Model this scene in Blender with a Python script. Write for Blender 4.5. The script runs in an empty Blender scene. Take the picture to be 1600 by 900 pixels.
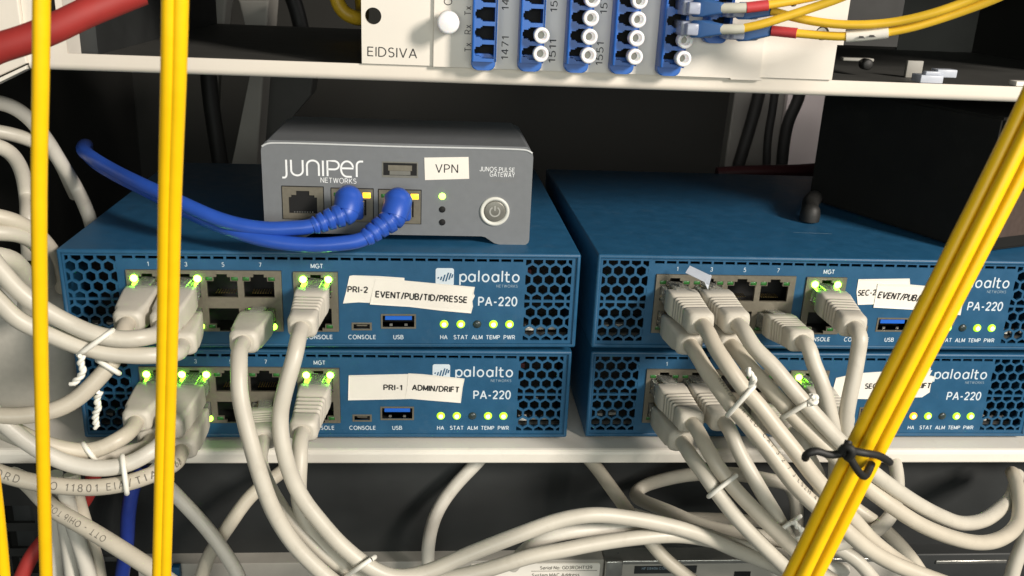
import bpy, bmesh, math, random
from mathutils import Vector, Matrix
random.seed(7)
S = 0.001                                  # everything below is written in millimetres
scn = bpy.context.scene
COL = scn.collection

# ------------------------------------------------------------------ camera, world, lamps, exposure
CAM = Vector((145.46, -351.06, 195.30)); YAW, PITCH, ROLL, FPX = 0.08966, 0.33480, 0.04444, 1432.14
def cam_basis():
    cy, sy, cp, sp = math.cos(YAW), math.sin(YAW), math.cos(PITCH), math.sin(PITCH)
    f = Vector((sy*cp, cy*cp, -sp)); r = Vector((cy, -sy, 0)); u = r.cross(f)
    cr, sr = math.cos(ROLL), math.sin(ROLL)
    return r*cr + u*sr, u*cr - r*sr, f
CR, CU, CF = cam_basis()
cd = bpy.data.cameras.new('camera'); co = bpy.data.objects.new('camera', cd); COL.objects.link(co)
co.matrix_world = Matrix(((CR.x, CU.x, -CF.x, CAM.x*S), (CR.y, CU.y, -CF.y, CAM.y*S), (CR.z, CU.z, -CF.z, CAM.z*S), (0, 0, 0, 1)))
cd.sensor_fit = 'HORIZONTAL'; cd.sensor_width = 36; cd.lens = FPX/1600*36
cd.clip_start = 0.005; cd.clip_end = 50
cd.dof.use_dof = True; cd.dof.focus_distance = 0.365; cd.dof.aperture_fstop = 34
scn.camera = co

w = bpy.data.worlds.new('World'); scn.world = w; w.use_nodes = True
w.node_tree.nodes['Background'].inputs[0].default_value = (0.95, 1.0, 0.95, 1)
w.node_tree.nodes['Background'].inputs[1].default_value = 0.09

def area(name, loc, target, sx, sy, power, col):
    l = bpy.data.lights.new(name, 'AREA'); l.shape = 'RECTANGLE'; l.size = sx; l.size_y = sy
    l.energy = power; l.color = col
    o = bpy.data.objects.new(name, l); COL.objects.link(o)
    o.location = loc; o.rotation_euler = (Vector(target) - Vector(loc)).to_track_quat('-Z', 'Y').to_euler()
    return o
area('ceiling_and_fill_lamp', (1.12, -1.02, 0.76), (0.20, 0, 0.10), 0.22, 0.34, 31.0, (1.0, 0.915, 0.825))
area('ceiling_and_fill_lamp', (0.16, -1.20, 0.29), (0.15, 0, 0.08), 0.9, 0.26, 5.7, (0.96, 1.0, 0.93))  # low front fill, added to flatten the shading
area('rear_fill_light', (0.36, 0.17, 0.27), (0.36, 0.32, 0.12), 0.14, 0.05, 0.33, (1.0, 0.93, 0.90))  # unseen light, added to brighten the pale strip and background

scn.view_settings.view_transform = 'Standard'; scn.view_settings.look = 'None'
scn.view_settings.exposure = 0.0; scn.view_settings.gamma = 1.0; scn.view_settings.use_curve_mapping = False
scn.cycles.use_denoising = True
scn.cycles.max_bounces = 8

# ------------------------------------------------------------------ pixel -> place helpers (layout taken off the photograph)
def ray(px, py): return CF + CR*((px-800)/FPX) - CU*((py-450)/FPX)
def P(px, py, Y):
    d = ray(px, py); return CAM + d*((Y-CAM.y)/d.y)
def PZ(px, py, Z):
    d = ray(px, py); return CAM + d*((Z-CAM.z)/d.z)

# ------------------------------------------------------------------ materials
MATS = {}
def mat(name, col, rough=0.5, metal=0.0, noise=0.0, nscale=400, bump=0.0, bscale=2500, emit=0, trans=0, spec=0.5, coat=0, sss=0, dirt=None):
    m = bpy.data.materials.new(name); m.use_nodes = True
    nt = m.node_tree; b = nt.nodes['Principled BSDF']
    b.inputs['Base Color'].default_value = (*col, 1); b.inputs['Roughness'].default_value = rough
    b.inputs['Metallic'].default_value = metal; b.inputs['Specular IOR Level'].default_value = spec
    b.inputs['Transmission Weight'].default_value = trans; b.inputs['Coat Weight'].default_value = coat
    tc = nt.nodes.new('ShaderNodeTexCoord')
    if sss:
        b.inputs['Subsurface Weight'].default_value = sss; b.inputs['Subsurface Scale'].default_value = 0.001
    if noise:
        n = nt.nodes.new('ShaderNodeTexNoise'); n.inputs['Scale'].default_value = nscale; n.inputs['Detail'].default_value = 6
        nt.links.new(tc.outputs['Object'], n.inputs['Vector'])
        rp = nt.nodes.new('ShaderNodeMapRange'); rp.inputs[1].default_value = .3; rp.inputs[2].default_value = .7
        rp.inputs[3].default_value = 1-noise; rp.inputs[4].default_value = 1+noise
        nt.links.new(n.outputs['Fac'], rp.inputs[0])
        mx = nt.nodes.new('ShaderNodeVectorMath'); mx.operation = 'SCALE'; mx.inputs[0].default_value = col
        nt.links.new(rp.outputs[0], mx.inputs['Scale']); nt.links.new(mx.outputs[0], b.inputs['Base Color'])
        last = mx.outputs[0]
        if dirt:
            n3 = nt.nodes.new('ShaderNodeTexNoise'); n3.inputs['Scale'].default_value = dirt[1]; n3.inputs['Detail'].default_value = 8
            n3.inputs['Roughness'].default_value = .7
            nt.links.new(tc.outputs['Object'], n3.inputs['Vector'])
            r3 = nt.nodes.new('ShaderNodeMapRange'); r3.inputs[1].default_value = .56; r3.inputs[2].default_value = .75
            r3.inputs[3].default_value = 0; r3.inputs[4].default_value = dirt[2]
            nt.links.new(n3.outputs['Fac'], r3.inputs[0])
            m3 = nt.nodes.new('ShaderNodeMix'); m3.data_type = 'RGBA'
            nt.links.new(r3.outputs[0], m3.inputs['Factor']); nt.links.new(last, m3.inputs['A'])
            m3.inputs['B'].default_value = (*dirt[0], 1)
            nt.links.new(m3.outputs['Result'], b.inputs['Base Color'])
        rr = nt.nodes.new('ShaderNodeMapRange'); rr.inputs[3].default_value = max(0, rough-.1); rr.inputs[4].default_value = min(1, rough+.1)
        nt.links.new(n.outputs['Fac'], rr.inputs[0]); nt.links.new(rr.outputs[0], b.inputs['Roughness'])
    if bump:
        n2 = nt.nodes.new('ShaderNodeTexNoise'); n2.inputs['Scale'].default_value = bscale; n2.inputs['Detail'].default_value = 3
        nt.links.new(tc.outputs['Object'], n2.inputs['Vector'])
        bp = nt.nodes.new('ShaderNodeBump'); bp.inputs['Strength'].default_value = bump; bp.inputs['Distance'].default_value = 0.0003
        nt.links.new(n2.outputs['Fac'], bp.inputs['Height']); nt.links.new(bp.outputs[0], b.inputs['Normal'])
    if emit:
        b.inputs['Emission Color'].default_value = (*col, 1); b.inputs['Emission Strength'].default_value = emit
    MATS[name] = m; return m
mat('blue_paint', (0.013, 0.084, 0.176), .48, noise=.09, nscale=150, bump=.12, bscale=2200, dirt=((.12, .18, .24), 130, .16))
mat('white_paint', (0.78, 0.74, 0.66), .42, noise=.03, nscale=60, bump=.06, bscale=1500, dirt=((.45, .42, .36), 120, .25))
mat('cream_paint', (0.75, 0.69, 0.60), .45, noise=.02, nscale=60, bump=.06, bscale=1800)
mat('cream_plate', (0.74, 0.69, 0.61), .40, noise=.02, nscale=60, bump=.05, bscale=1800)
mat('dark_grey', (0.055, 0.055, 0.050), .6, noise=.1, nscale=80)
mat('black_plastic', (0.010, 0.010, 0.009), .6, noise=.1, nscale=200, bump=.1)
mat('black_matt', (0.009, 0.009, 0.008), .85, noise=.2, nscale=60, bump=.1, spec=.25, dirt=((.03, .03, .027), 90, .2))
mat('bracket_grey', (0.44, 0.42, 0.37), .5, noise=.04)
mat('black_hole', (0.004, 0.004, 0.004), .8)
mat('dark_server', (0.022, 0.024, 0.024), .55, noise=.12, nscale=60)
mat('grey_server', (0.36, 0.34, 0.30), .45, noise=.05, nscale=100)
mat('silver', (0.55, 0.54, 0.50), .32, metal=.9, noise=.05)
mat('nickel', (0.19, 0.172, 0.132), .42, metal=.35, noise=.07, nscale=700)
mat('gold', (0.75, 0.55, 0.2), .3, metal=1)
mat('gateway_grey', (0.165, 0.175, 0.185), .5, noise=.04, nscale=300, bump=.12, bscale=4000)
mat('gateway_highlight', (0.55, 0.57, 0.57), .35, noise=.03)
mat('ring_plastic', (0.66, 0.66, 0.60), .4)
mat('button_metal', (0.20, 0.195, 0.17), .4, metal=.4, noise=.05)
mat('button_mark', (0.36, 0.36, 0.33), .4)
for _n, _c in (('grey_jacket', (0.55, 0.515, 0.435)), ('grey_jacket_warm', (0.55, 0.50, 0.405)), ('grey_jacket_pale', (0.60, 0.57, 0.50))):
    mat(_n, _c, .42, noise=.06, nscale=90, bump=.08, bscale=500, dirt=((.34, .30, .23), 160, .30))
mat('grey_boot', (0.56, 0.525, 0.45), .5, noise=.04, nscale=200, bump=.06, bscale=1500, dirt=((.36, .32, .25), 200, .2))
mat('clear_plug', (0.72, 0.73, 0.68), .14, trans=.8, noise=.02)
mat('blue_jacket', (0.022, 0.085, 0.44), .38, noise=.06, nscale=120, bump=.04, bscale=700)
mat('dark_blue_jacket', (0.012, 0.03, 0.20), .4, noise=.06)
mat('red_jacket', (0.31, 0.022, 0.018), .65, noise=.12, nscale=60, bump=.15, bscale=250)
mat('yellow_jacket', (0.98, 0.58, 0.002), .42, noise=.03, nscale=200, bump=.05, bscale=700)
mat('fibre_yellow', (0.80, 0.50, 0.03), .45, noise=.05, nscale=200, bump=.05, bscale=900)
mat('red_sleeve', (0.55, 0.05, 0.055), .5, noise=.08)
mat('sleeve_grey', (0.62, 0.60, 0.50), .5, noise=.04)
mat('lc_blue', (0.018, 0.115, 0.43), .35, noise=.06, nscale=300)
mat('lc_boot', (0.03, 0.10, 0.27), .5, noise=.06)
mat('lc_clear', (0.50, 0.54, 0.66), .3, trans=.35, noise=.03)
mat('cap_white', (0.86, 0.85, 0.86), .4, sss=.15)
mat('white_tie', (0.84, 0.82, 0.74), .4, noise=.04)
mat('paper', (0.84, 0.80, 0.72), .6, noise=.03, nscale=80, bump=.06, bscale=600)
mat('frosted', (0.62, 0.66, 0.74), .35, trans=.25, noise=.03)
mat('ink', (0.014, 0.013, 0.013), .6)
mat('faded_ink', (0.16, 0.145, 0.12), .6)
mat('white_print', (0.62, 0.70, 0.76), .55)
mat('pale_print', (0.30, 0.40, 0.48), .55)
mat('bright_print', (0.85, 0.87, 0.87), .5)
mat('ghost_print', (0.19, 0.195, 0.195), .5)
mat('usb_blue', (0.015, 0.13, 0.60), .4)
mat('led_green', (0.42, 1.0, 0.06), .4, emit=9)
mat('led_port', (0.25, 1.0, 0.03), .4, emit=38)
mat('led_port_low', (0.30, 1.0, 0.04), .4, emit=9)
mat('led_core', (0.88, 1.0, 0.45), .4, emit=2.2)
mat('led_lime', (0.45, 0.95, 0.02), .4, emit=1.15)
mat('led_amber', (1.0, 0.50, 0.02), .4, emit=3.0)
mat('led_orange', (1.0, 0.36, 0.01), .4, emit=2.0)
mat('led_faint', (0.03, 0.14, 0.03), .25)
mat('led_off', (0.03, 0.045, 0.045), .3)
mat('duct_grey', (0.30, 0.29, 0.26), .6, noise=.08, nscale=30)
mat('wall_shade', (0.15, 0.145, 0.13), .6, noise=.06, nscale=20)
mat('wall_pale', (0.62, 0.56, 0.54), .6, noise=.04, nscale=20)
mat('back_dark', (0.016, 0.016, 0.013), .8, noise=.15, nscale=20)
mat('maroon', (0.06, 0.012, 0.014), .5)
mat('brown_label', (0.07, 0.05, 0.042), .4, noise=.1)

# ------------------------------------------------------------------ mesh collecting
class MB:
    def __init__(s): s.v = []; s.f = []; s.sm = []
    def add(s, vs, fs, smooth=False):
        o = len(s.v); s.v += [Vector(q) for q in vs]; s.f += [[i+o for i in f] for f in fs]; s.sm += [smooth]*len(fs); return s
    def box(s, x0, x1, y0, y1, z0, z1, r=0, seg=2):
        if r <= 0:
            v = [(x, y, z) for x in (x0, x1) for y in (y0, y1) for z in (z0, z1)]
            return s.add(v, [[0,1,3,2],[4,6,7,5],[0,4,5,1],[2,3,7,6],[0,2,6,4],[1,5,7,3]])
        bm = bmesh.new(); bmesh.ops.create_cube(bm, size=1)
        for q in bm.verts: q.co = Vector(((x0+x1)/2+q.co.x*(x1-x0), (y0+y1)/2+q.co.y*(y1-y0), (z0+z1)/2+q.co.z*(z1-z0)))
        bmesh.ops.bevel(bm, geom=bm.edges[:], offset=r, segments=seg, affect='EDGES', profile=.5)
        s.bm(bm, True); return s
    def bm(s, bm, smooth=False):
        bm.verts.index_update()
        s.add([q.co.copy() for q in bm.verts], [[q.index for q in f.verts] for f in bm.faces], smooth); bm.free(); return s
    def prism(s, poly, y0, y1, r=0):
        """polygon in (x,z), extruded from y0 (front) to y1"""
        n = len(poly)
        a = sum(poly[i][0]*poly[(i+1) % n][1]-poly[(i+1) % n][0]*poly[i][1] for i in range(n))
        if a < 0: poly = poly[::-1]
        v = [(x, y0, z) for x, z in poly]+[(x, y1, z) for x, z in poly]
        f = [list(range(n)), list(range(2*n-1, n-1, -1))]+[[i, i+n, (i+1) % n+n, (i+1) % n] for i in range(n)]
        if r:
            bm = bmesh.new(); bv = [bm.verts.new(q) for q in v]
            for q in f: bm.faces.new([bv[i] for i in q])
            bm.edges.ensure_lookup_table()
            ed = [e for e in bm.edges if abs(e.verts[0].co.y-y0) < 1e-6 and abs(e.verts[1].co.y-y0) < 1e-6]
            bmesh.ops.bevel(bm, geom=ed, offset=r, segments=3, affect='EDGES', profile=.5)
            return s.bm(bm, False)
        return s.add(v, f)
    def cyl(s, c, ax, r0, r1, L, n=20, cap0=True, cap1=True, smooth=True):
        ax = Vector(ax).normalized(); a = ax.orthogonal().normalized(); b = ax.cross(a); c = Vector(c)
        v = []
        for k, (t, r) in enumerate(((0, r0), (L, r1))):
            for i in range(n):
                g = 2*math.pi*i/n; v.append(c+ax*t+(a*math.cos(g)+b*math.sin(g))*r)
        s.add(v, [[i, (i+1) % n, n+(i+1) % n, n+i] for i in range(n)], smooth)
        if cap0: s.add(v[:n], [list(range(n))[::-1]])
        if cap1: s.add(v[n:], [list(range(n))])
        return s
    def lathe(s, c, ax, prof, n=24):
        ax = Vector(ax).normalized(); a = ax.orthogonal().normalized(); b = ax.cross(a); c = Vector(c); v = []
        for t, r in prof:
            for i in range(n):
                g = 2*math.pi*i/n; v.append(c+ax*t+(a*math.cos(g)+b*math.sin(g))*r)
        f = [[j*n+i, j*n+(i+1) % n, (j+1)*n+(i+1) % n, (j+1)*n+i] for j in range(len(prof)-1) for i in range(n)]
        return s.add(v, f, True)
    def tube(s, pts, r, n=12, step=2.0, caps=True, flat=None, rfun=None):
        pts = spline(pts, step); fr = frames(pts); v = []
        for i, (p, (t, a, b)) in enumerate(zip(pts, fr)):
            rr = r*(rfun(i/(len(pts)-1)) if rfun else 1)
            for k in range(n):
                g = 2*math.pi*k/n; v.append(p+(a*math.cos(g)+b*math.sin(g))*rr)
        m = len(pts)
        s.add(v, [[j*n+i, j*n+(i+1) % n, (j+1)*n+(i+1) % n, (j+1)*n+i] for j in range(m-1) for i in range(n)], True)
        if caps: s.add(v[:n], [list(range(n))[::-1]]); s.add(v[-n:], [list(range(n))])
        return s
    def plate(s, x0, x1, z0, z1, y0, y1, holes):
        """sheet in x,z from y0 (front) to y1 with rectangular holes (x0,x1,z0,z1)"""
        xs = sorted({x0, x1, *[h[i] for h in holes for i in (0, 1)]}); zs = sorted({z0, z1, *[h[i] for h in holes for i in (2, 3)]})
        xs = [q for q in xs if x0 <= q <= x1]; zs = [q for q in zs if z0 <= q <= z1]
        full = [[not any(h[0]-1e-6 <= (xs[i]+xs[i+1])/2 <= h[1]+1e-6 and h[2]-1e-6 <= (zs[j]+zs[j+1])/2 <= h[3]+1e-6 for h in holes)
                 for j in range(len(zs)-1)] for i in range(len(xs)-1)]
        # merge columns of cells vertically for fewer faces
        for i in range(len(xs)-1):
            for j in range(len(zs)-1):
                if not full[i][j]: continue
                a, b, c, d = xs[i], xs[i+1], zs[j], zs[j+1]
                s.add([(a, y0, c), (b, y0, c), (b, y0, d), (a, y0, d)], [[0, 1, 2, 3]])
                s.add([(a, y1, c), (b, y1, c), (b, y1, d), (a, y1, d)], [[3, 2, 1, 0]])
                for di, dj, q in ((-1, 0, ((a, c), (a, d))), (1, 0, ((b, d), (b, c))), (0, -1, ((b, c), (a, c))), (0, 1, ((a, d), (b, d)))):
                    ii, jj = i+di, j+dj
                    if not (0 <= ii < len(xs)-1 and 0 <= jj < len(zs)-1) or not full[ii][jj]:
                        (p0, p1), (q0, q1) = q
                        s.add([(p0, y0, p1), (q0, y0, q1), (q0, y1, q1), (p0, y1, p1)], [[0, 1, 2, 3]])
        return s
    def mesh(s, name):
        me = bpy.data.meshes.new(name); me.from_pydata([v*S for v in s.v], [], s.f); me.polygons.foreach_set('use_smooth', s.sm)
        me.update(); return me
    def build(s, name, m, parent=None, world=False):
        if world and parent is not None:
            inv = parent.matrix_basis.inverted()
            s.v = [(inv @ (v*S))/S for v in s.v]
        me = s.mesh(name); me.materials.append(MATS[m]); o = bpy.data.objects.new(name, me); COL.objects.link(o); o.parent = parent
        return o

def spline(pts, step=2.0):
    pts = [Vector(p) for p in pts]
    if len(pts) == 2:
        n = max(1, int((pts[1]-pts[0]).length/step)); return [pts[0].lerp(pts[1], i/n) for i in range(n+1)]
    q = [pts[0]*2-pts[1]]+pts+[pts[-1]*2-pts[-2]]; out = []
    for i in range(1, len(q)-2):
        p0, p1, p2, p3 = q[i-1:i+3]
        t0 = 0; t1 = t0+max(.01, (p1-p0).length)**.5; t2 = t1+max(.01, (p2-p1).length)**.5; t3 = t2+max(.01, (p3-p2).length)**.5
        n = max(1, int((p2-p1).length/step))
        for k in range(n):
            t = t1+(t2-t1)*k/n
            A1 = p0*((t1-t)/(t1-t0))+p1*((t-t0)/(t1-t0)); A2 = p1*((t2-t)/(t2-t1))+p2*((t-t1)/(t2-t1)); A3 = p2*((t3-t)/(t3-t2))+p3*((t-t2)/(t3-t2))
            B1 = A1*((t2-t)/(t2-t0))+A2*((t-t0)/(t2-t0)); B2 = A2*((t3-t)/(t3-t1))+A3*((t-t1)/(t3-t1))
            out.append(B1*((t2-t)/(t2-t1))+B2*((t-t1)/(t2-t1)))
    out.append(pts[-1])
    for _ in range(2):   # relax so that the traced points do not show as kinks
        out = [out[0]]+[(out[i-1]+out[i]*2+out[i+1])/4 for i in range(1, len(out)-1)]+[out[-1]]
    return out
def frames(pts):
    T = [(pts[min(i+1, len(pts)-1)]-pts[max(i-1, 0)]).normalized() for i in range(len(pts))]
    a = T[0].orthogonal().normalized(); out = []
    for t in T:
        a = (a-t*a.dot(t)).normalized(); out.append((t, a, t.cross(a)))
    return out

def tag(o, label=None, cat=None, group=None, kind=None):
    for k, v in (('label', label), ('category', cat), ('group', group), ('kind', kind)):
        if v: o[k] = v
    return o
def thing(name, loc, label, cat, group=None, rot=None):
    o = bpy.data.objects.new(name, None); COL.objects.link(o); o.empty_display_size = .01
    m = rot.to_4x4() if rot else Matrix.Identity(4)
    o.matrix_basis = Matrix.Translation(Vector(loc)*S) @ m
    return tag(o, label, cat, group)
def copy_tree(o, parent=None):
    c = o.copy(); COL.objects.link(c); c.parent = parent
    for ch in list(KIDS.get(o.name, [])): copy_tree(ch, c)
    return c
KIDS = {}
def index_kids():
    KIDS.clear()
    for o in bpy.data.objects:
        if o.parent: KIDS.setdefault(o.parent.name, []).append(o)

# ------------------------------------------------------------------ lettering: a plain sans drawn in strokes of even width
def arc(cx, cy, rx, ry, a0, a1, n=14):
    return [(cx+rx*math.cos(math.radians(a0+(a1-a0)*i/n)), cy+ry*math.sin(math.radians(a0+(a1-a0)*i/n))) for i in range(n+1)]
def _glyphs():
    G = {}; L = lambda *p: list(p)
    G['A'] = (.72, [L((0, 0), (.36, 1)), L((.36, 1), (.72, 0)), L((.12, .32), (.6, .32))])
    G['B'] = (.58, [L((0, 0), (0, 1)), L((0, .97), (.3, .97))+arc(.3, .75, .22, .22, 90, -90, 8)+L((0, .53)), L((0, .03), (.33, .03))+arc(.33, .28, .25, .25, -90, 90, 8)])
    G['C'] = (.74, [arc(.40, .5, .40, .5, 48, 312, 18)])
    G['D'] = (.68, [L((0, 0), (0, 1)), L((0, .97), (.24, .97))+arc(.24, .5, .44, .47, 90, -90, 12)+L((0, .03))])
    G['E'] = (.52, [L((0, 0), (0, 1)), L((0, .96), (.52, .96)), L((0, .52), (.47, .52)), L((0, .04), (.52, .04))])
    G['F'] = (.5, [L((0, 0), (0, 1)), L((0, .96), (.5, .96)), L((0, .52), (.44, .52))])
    G['G'] = (.76, [arc(.42, .5, .42, .5, 48, 360, 18), L((.45, .47), (.84, .47))])
    G['H'] = (.62, [L((0, 0), (0, 1)), L((.62, 0), (.62, 1)), L((0, .52), (.62, .52))])
    G['I'] = (.02, [L((.01, 0), (.01, 1))])
    G['J'] = (.4, [L((.4, 1), (.4, .22))+arc(.2, .22, .2, .22, 0, -170, 8)])
    G['K'] = (.58, [L((0, 0), (0, 1)), L((0, .38), (.56, 1)), L((.18, .56), (.6, 0))])
    G['L'] = (.46, [L((0, 0), (0, 1)), L((0, .04), (.46, .04))])
    G['M'] = (.74, [L((0, 0), (0, 1)), L((0, 1), (.37, .1)), L((.37, .1), (.74, 1)), L((.74, 1), (.74, 0))])
    G['N'] = (.62, [L((0, 0), (0, 1)), L((0, 1), (.62, 0)), L((.62, 0), (.62, 1))])
    G['O'] = (.84, [arc(.42, .5, .42, .5, 0, 360, 24)])
    G['P'] = (.54, [L((0, 0), (0, 1)), L((0, .96), (.28, .96))+arc(.28, .70, .26, .26, 90, -90, 8)+L((0, .44))])
    G['Q'] = (.84, G['O'][1]+[L((.5, .25), (.84, -.05))])
    G['R'] = (.6, G['P'][1]+[L((.28, .44), (.6, 0))])
    G['S'] = (.54, [arc(.27, .745, .245, .235, 35, 270, 12)[:-1]+arc(.27, .27, .265, .25, 90, -150, 12)])
    G['T'] = (.6, [L((.3, 0), (.3, 1)), L((0, .96), (.6, .96))])
    G['U'] = (.6, [L((0, 1), (0, .3))+arc(.3, .3, .3, .3, 180, 360, 10)+L((.6, 1))])
    G['V'] = (.68, [L((0, 1), (.34, 0)), L((.34, 0), (.68, 1))])
    G['W'] = (.96, [L((0, 1), (.24, 0)), L((.24, 0), (.48, 1)), L((.48, 1), (.72, 0)), L((.72, 0), (.96, 1))])
    G['X'] = (.62, [L((0, 0), (.6, 1)), L((.02, 1), (.62, 0))]); G['Y'] = (.64, [L((0, 1), (.32, .48)), L((.64, 1), (.32, .48)), L((.32, .5), (.32, 0))])
    G['Z'] = (.56, [L((0, .96), (.56, .96)), L((.54, .96), (.02, .04)), L((0, .04), (.56, .04))])
    G['0'] = (.54, [arc(.27, .5, .27, .5, 0, 360, 20)]); G['1'] = (.26, [L((.22, 0), (.22, 1)), L((0, .74), (.22, .97))])
    G['2'] = (.52, [arc(.26, .72, .25, .26, 170, -30, 10)+L((.02, .03)), L((.0, .04), (.53, .04))])
    G['3'] = (.5, [arc(.24, .75, .23, .23, 160, -90, 10), arc(.24, .27, .26, .26, 90, -160, 10)])
    G['4'] = (.56, [L((.4, 0), (.4, 1)), L((.4, 1), (0, .28)), L((0, .28), (.56, .28))])
    G['5'] = (.5, [L((.46, .96), (.1, .96)), L((.1, .96), (.05, .52))+arc(.23, .31, .27, .3, 125, -150, 12)])
    G['6'] = (.54, [arc(.27, .3, .27, .3, 0, 360, 16), arc(.62, .36, .61, .66, 180, 118, 8)]); G['7'] = (.52, [L((0, .96), (.52, .96)), L((.5, .96), (.14, 0))])
    G['8'] = (.54, [arc(.27, .76, .22, .23, 0, 360, 16), arc(.27, .27, .27, .27, 0, 360, 16)]); G['9'] = (.54, [[(.54-x, 1-y) for x, y in s] for s in G['6'][1]])
    G['-'] = (.3, [L((0, .4), (.3, .4))]); G['/'] = (.34, [L((0, -.05), (.34, 1.05))]); G['.'] = (.06, [L((.03, 0), (.03, .1))]); G[':'] = (.06, [L((.03, 0), (.03, .1)), L((.03, .5), (.03, .6))]); G[' '] = (.2, [])
    o = arc(.26, .35, .26, .35, 0, 360, 16)
    G['o'] = (.52, [o]); G['a'] = (.52, [o, L((.52, 0), (.52, .7))]); G['d'] = (.52, [o, L((.52, 0), (.52, 1))]); G['e'] = (.52, [arc(.26, .35, .26, .35, 0, 315, 16), L((0, .37), (.52, .37))])
    G['i'] = (.02, [L((.01, 0), (.01, .7)), L((.01, .88), (.01, 1))]); G['l'] = (.02, [L((.01, 0), (.01, 1))]); G['r'] = (.26, [L((0, 0), (0, .7)), arc(.24, .4, .24, .28, 180, 80, 6)])
    G['x'] = (.46, [L((0, 0), (.44, .7)), L((.02, .7), (.46, 0))]); G['y'] = (.48, [L((0, .7), (.24, .05)), L((.48, .7), (.14, -.28))]); G['t'] = (.28, [L((.12, 1), (.12, 0)), L((0, .68), (.28, .68))])
    G['s'] = (.4, [arc(.2, .52, .18, .17, 35, 270, 8)[:-1]+arc(.2, .19, .19, .18, 90, -150, 8)]); G['u'] = (.46, [L((0, .7), (0, .24))+arc(.23, .24, .23, .24, 180, 360, 8)+L((.46, .7))]); G['b'] = (.52, [o, L((0, 0), (0, 1))])
    G['m'] = (.74, [L((0, 0), (0, .7)), L((0, .45))+arc(.185, .48, .185, .21, 180, 0, 8)+L((.37, 0)), L((.37, .45))+arc(.555, .48, .185, .21, 180, 0, 8)+L((.74, 0))])
    return G
GLYPH = _glyphs()
def text_mesh(body, size, align='CENTER', bold=0.0, spacing=1.0, sx=1.0, shear=0.0, sub=1):
    """size = capital height; returns vertices (x, y, lift) centred on the capital height"""
    wd = .115+(.05 if bold > 0 else 0)+bold*.3; V = []; F = []; x = 0; lay = 0
    for ch in body:
        w_, st = GLYPH.get(ch, GLYPH[' '])
        for pl in st:
            pts = [Vector((x+a, b)) for a, b in pl]; pts = [p for i, p in enumerate(pts) if i == 0 or (p-pts[i-1]).length > 1e-5]; pts = [pts[i].lerp(pts[i+1], k/sub) for i in range(len(pts)-1) for k in range(sub)]+[pts[-1]]; n = len(pts); o = len(V); lay = (lay+1) % 5
            closed = n > 3 and (pts[0]-pts[-1]).length < 1e-4
            for side in (1, -1):
                for i in range(n):
                    a = pts[max(i-1, 0)]; b = pts[min(i+1, n-1)]
                    if closed and i in (0, n-1): a, b = pts[-2], pts[1]
                    t = (b-a).normalized(); q = pts[i]+Vector((-t.y, t.x))*wd/2*side
                    V.append(Vector(((q.x+q.y*shear)*size*sx, (q.y-.5)*size, lay*.003)))
            F += [[o+i, o+i+n, o+i+n+1, o+i+1] for i in range(n-1)]
        x += (w_+.26*(1 if ch != ' ' else .6))*1.0 + (spacing-1)*.6
    tot = (x-.26)*size*sx; sh = {'LEFT': 0, 'CENTER': -tot/2, 'RIGHT': -tot}[align]
    for q in V: q.x += sh
    return V, F
def letter(name, body, x, z, size, m, parent, y=-0.06, ang=0, align='CENTER', bold=0.0, spacing=1.0, sx=1.0, cap=True, shear=0, fit=None):
    v, f = text_mesh(body, size, align, bold, spacing, sx, shear)
    if fit:
        tot = max(q.x for q in v)-min(q.x for q in v); v, f = text_mesh(body, size, align, bold, spacing, sx*fit/tot, shear)
    c, s = math.cos(ang), math.sin(ang)
    return MB().add([(x+q.x*c-q.y*s, y-q.z, z+q.x*s+q.y*c) for q in v], f).build(name, m, parent)
def strokes(polys, wd, x, z, k, m, name, parent, y=-0.06, smooth_n=1):
    """lettering drawn as strokes of even width: each poly a list of (u,v)"""
    mb = MB(); dy = 0
    for pl in polys:
        pts = [Vector((x+u*k, z+v*k)) for u, v in pl]; n = len(pts); L = []; R = []
        for i in range(n):
            a = pts[max(i-1, 0)]; b = pts[min(i+1, n-1)]; closed = (pts[0]-pts[-1]).length < 1e-6
            if closed and i in (0, n-1): a, b = pts[-2], pts[1]
            t = (b-a).normalized(); nn = Vector((-t.y, t.x))*wd/2
            L.append(pts[i]+nn); R.append(pts[i]-nn)
        yy = y-dy; dy += .004
        mb.add([(q.x, yy, q.y) for q in L+R], [[i, i+n, i+n+1, i+1] for i in range(n-1)])
    return mb.build(name, m, parent)
def rrect(x0, x1, z0, z1, r, n=5):
    out = []
    for cx, cz, a in ((x1-r, z1-r, 0), (x0+r, z1-r, 90), (x0+r, z0+r, 180), (x1-r, z0+r, 270)):
        out += [(cx+r*math.cos(math.radians(a+90*i/n)), cz+r*math.sin(math.radians(a+90*i/n))) for i in range(n+1)]
    return out

def rr_ring(c, X, Z, w2, h2, r, n=4):
    out = []
    for cx, cz, a in ((w2-r, h2-r, 0), (-w2+r, h2-r, 90), (-w2+r, -h2+r, 180), (w2-r, -h2+r, 270)):
        for i in range(n+1):
            g = math.radians(a+90*i/n); out.append(c+X*(cx+r*math.cos(g))+Z*(cz+r*math.sin(g)))
    return out
def loft(mb, rings, caps=True):
    n = len(rings[0]); v = [q for r in rings for q in r]
    mb.add(v, [[j*n+i, j*n+(i+1) % n, (j+1)*n+(i+1) % n, (j+1)*n+i] for j in range(len(rings)-1) for i in range(n)], True)
    if caps: mb.add(rings[0], [list(range(n))[::-1]]); mb.add(rings[-1], [list(range(n))])
    return mb

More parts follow.
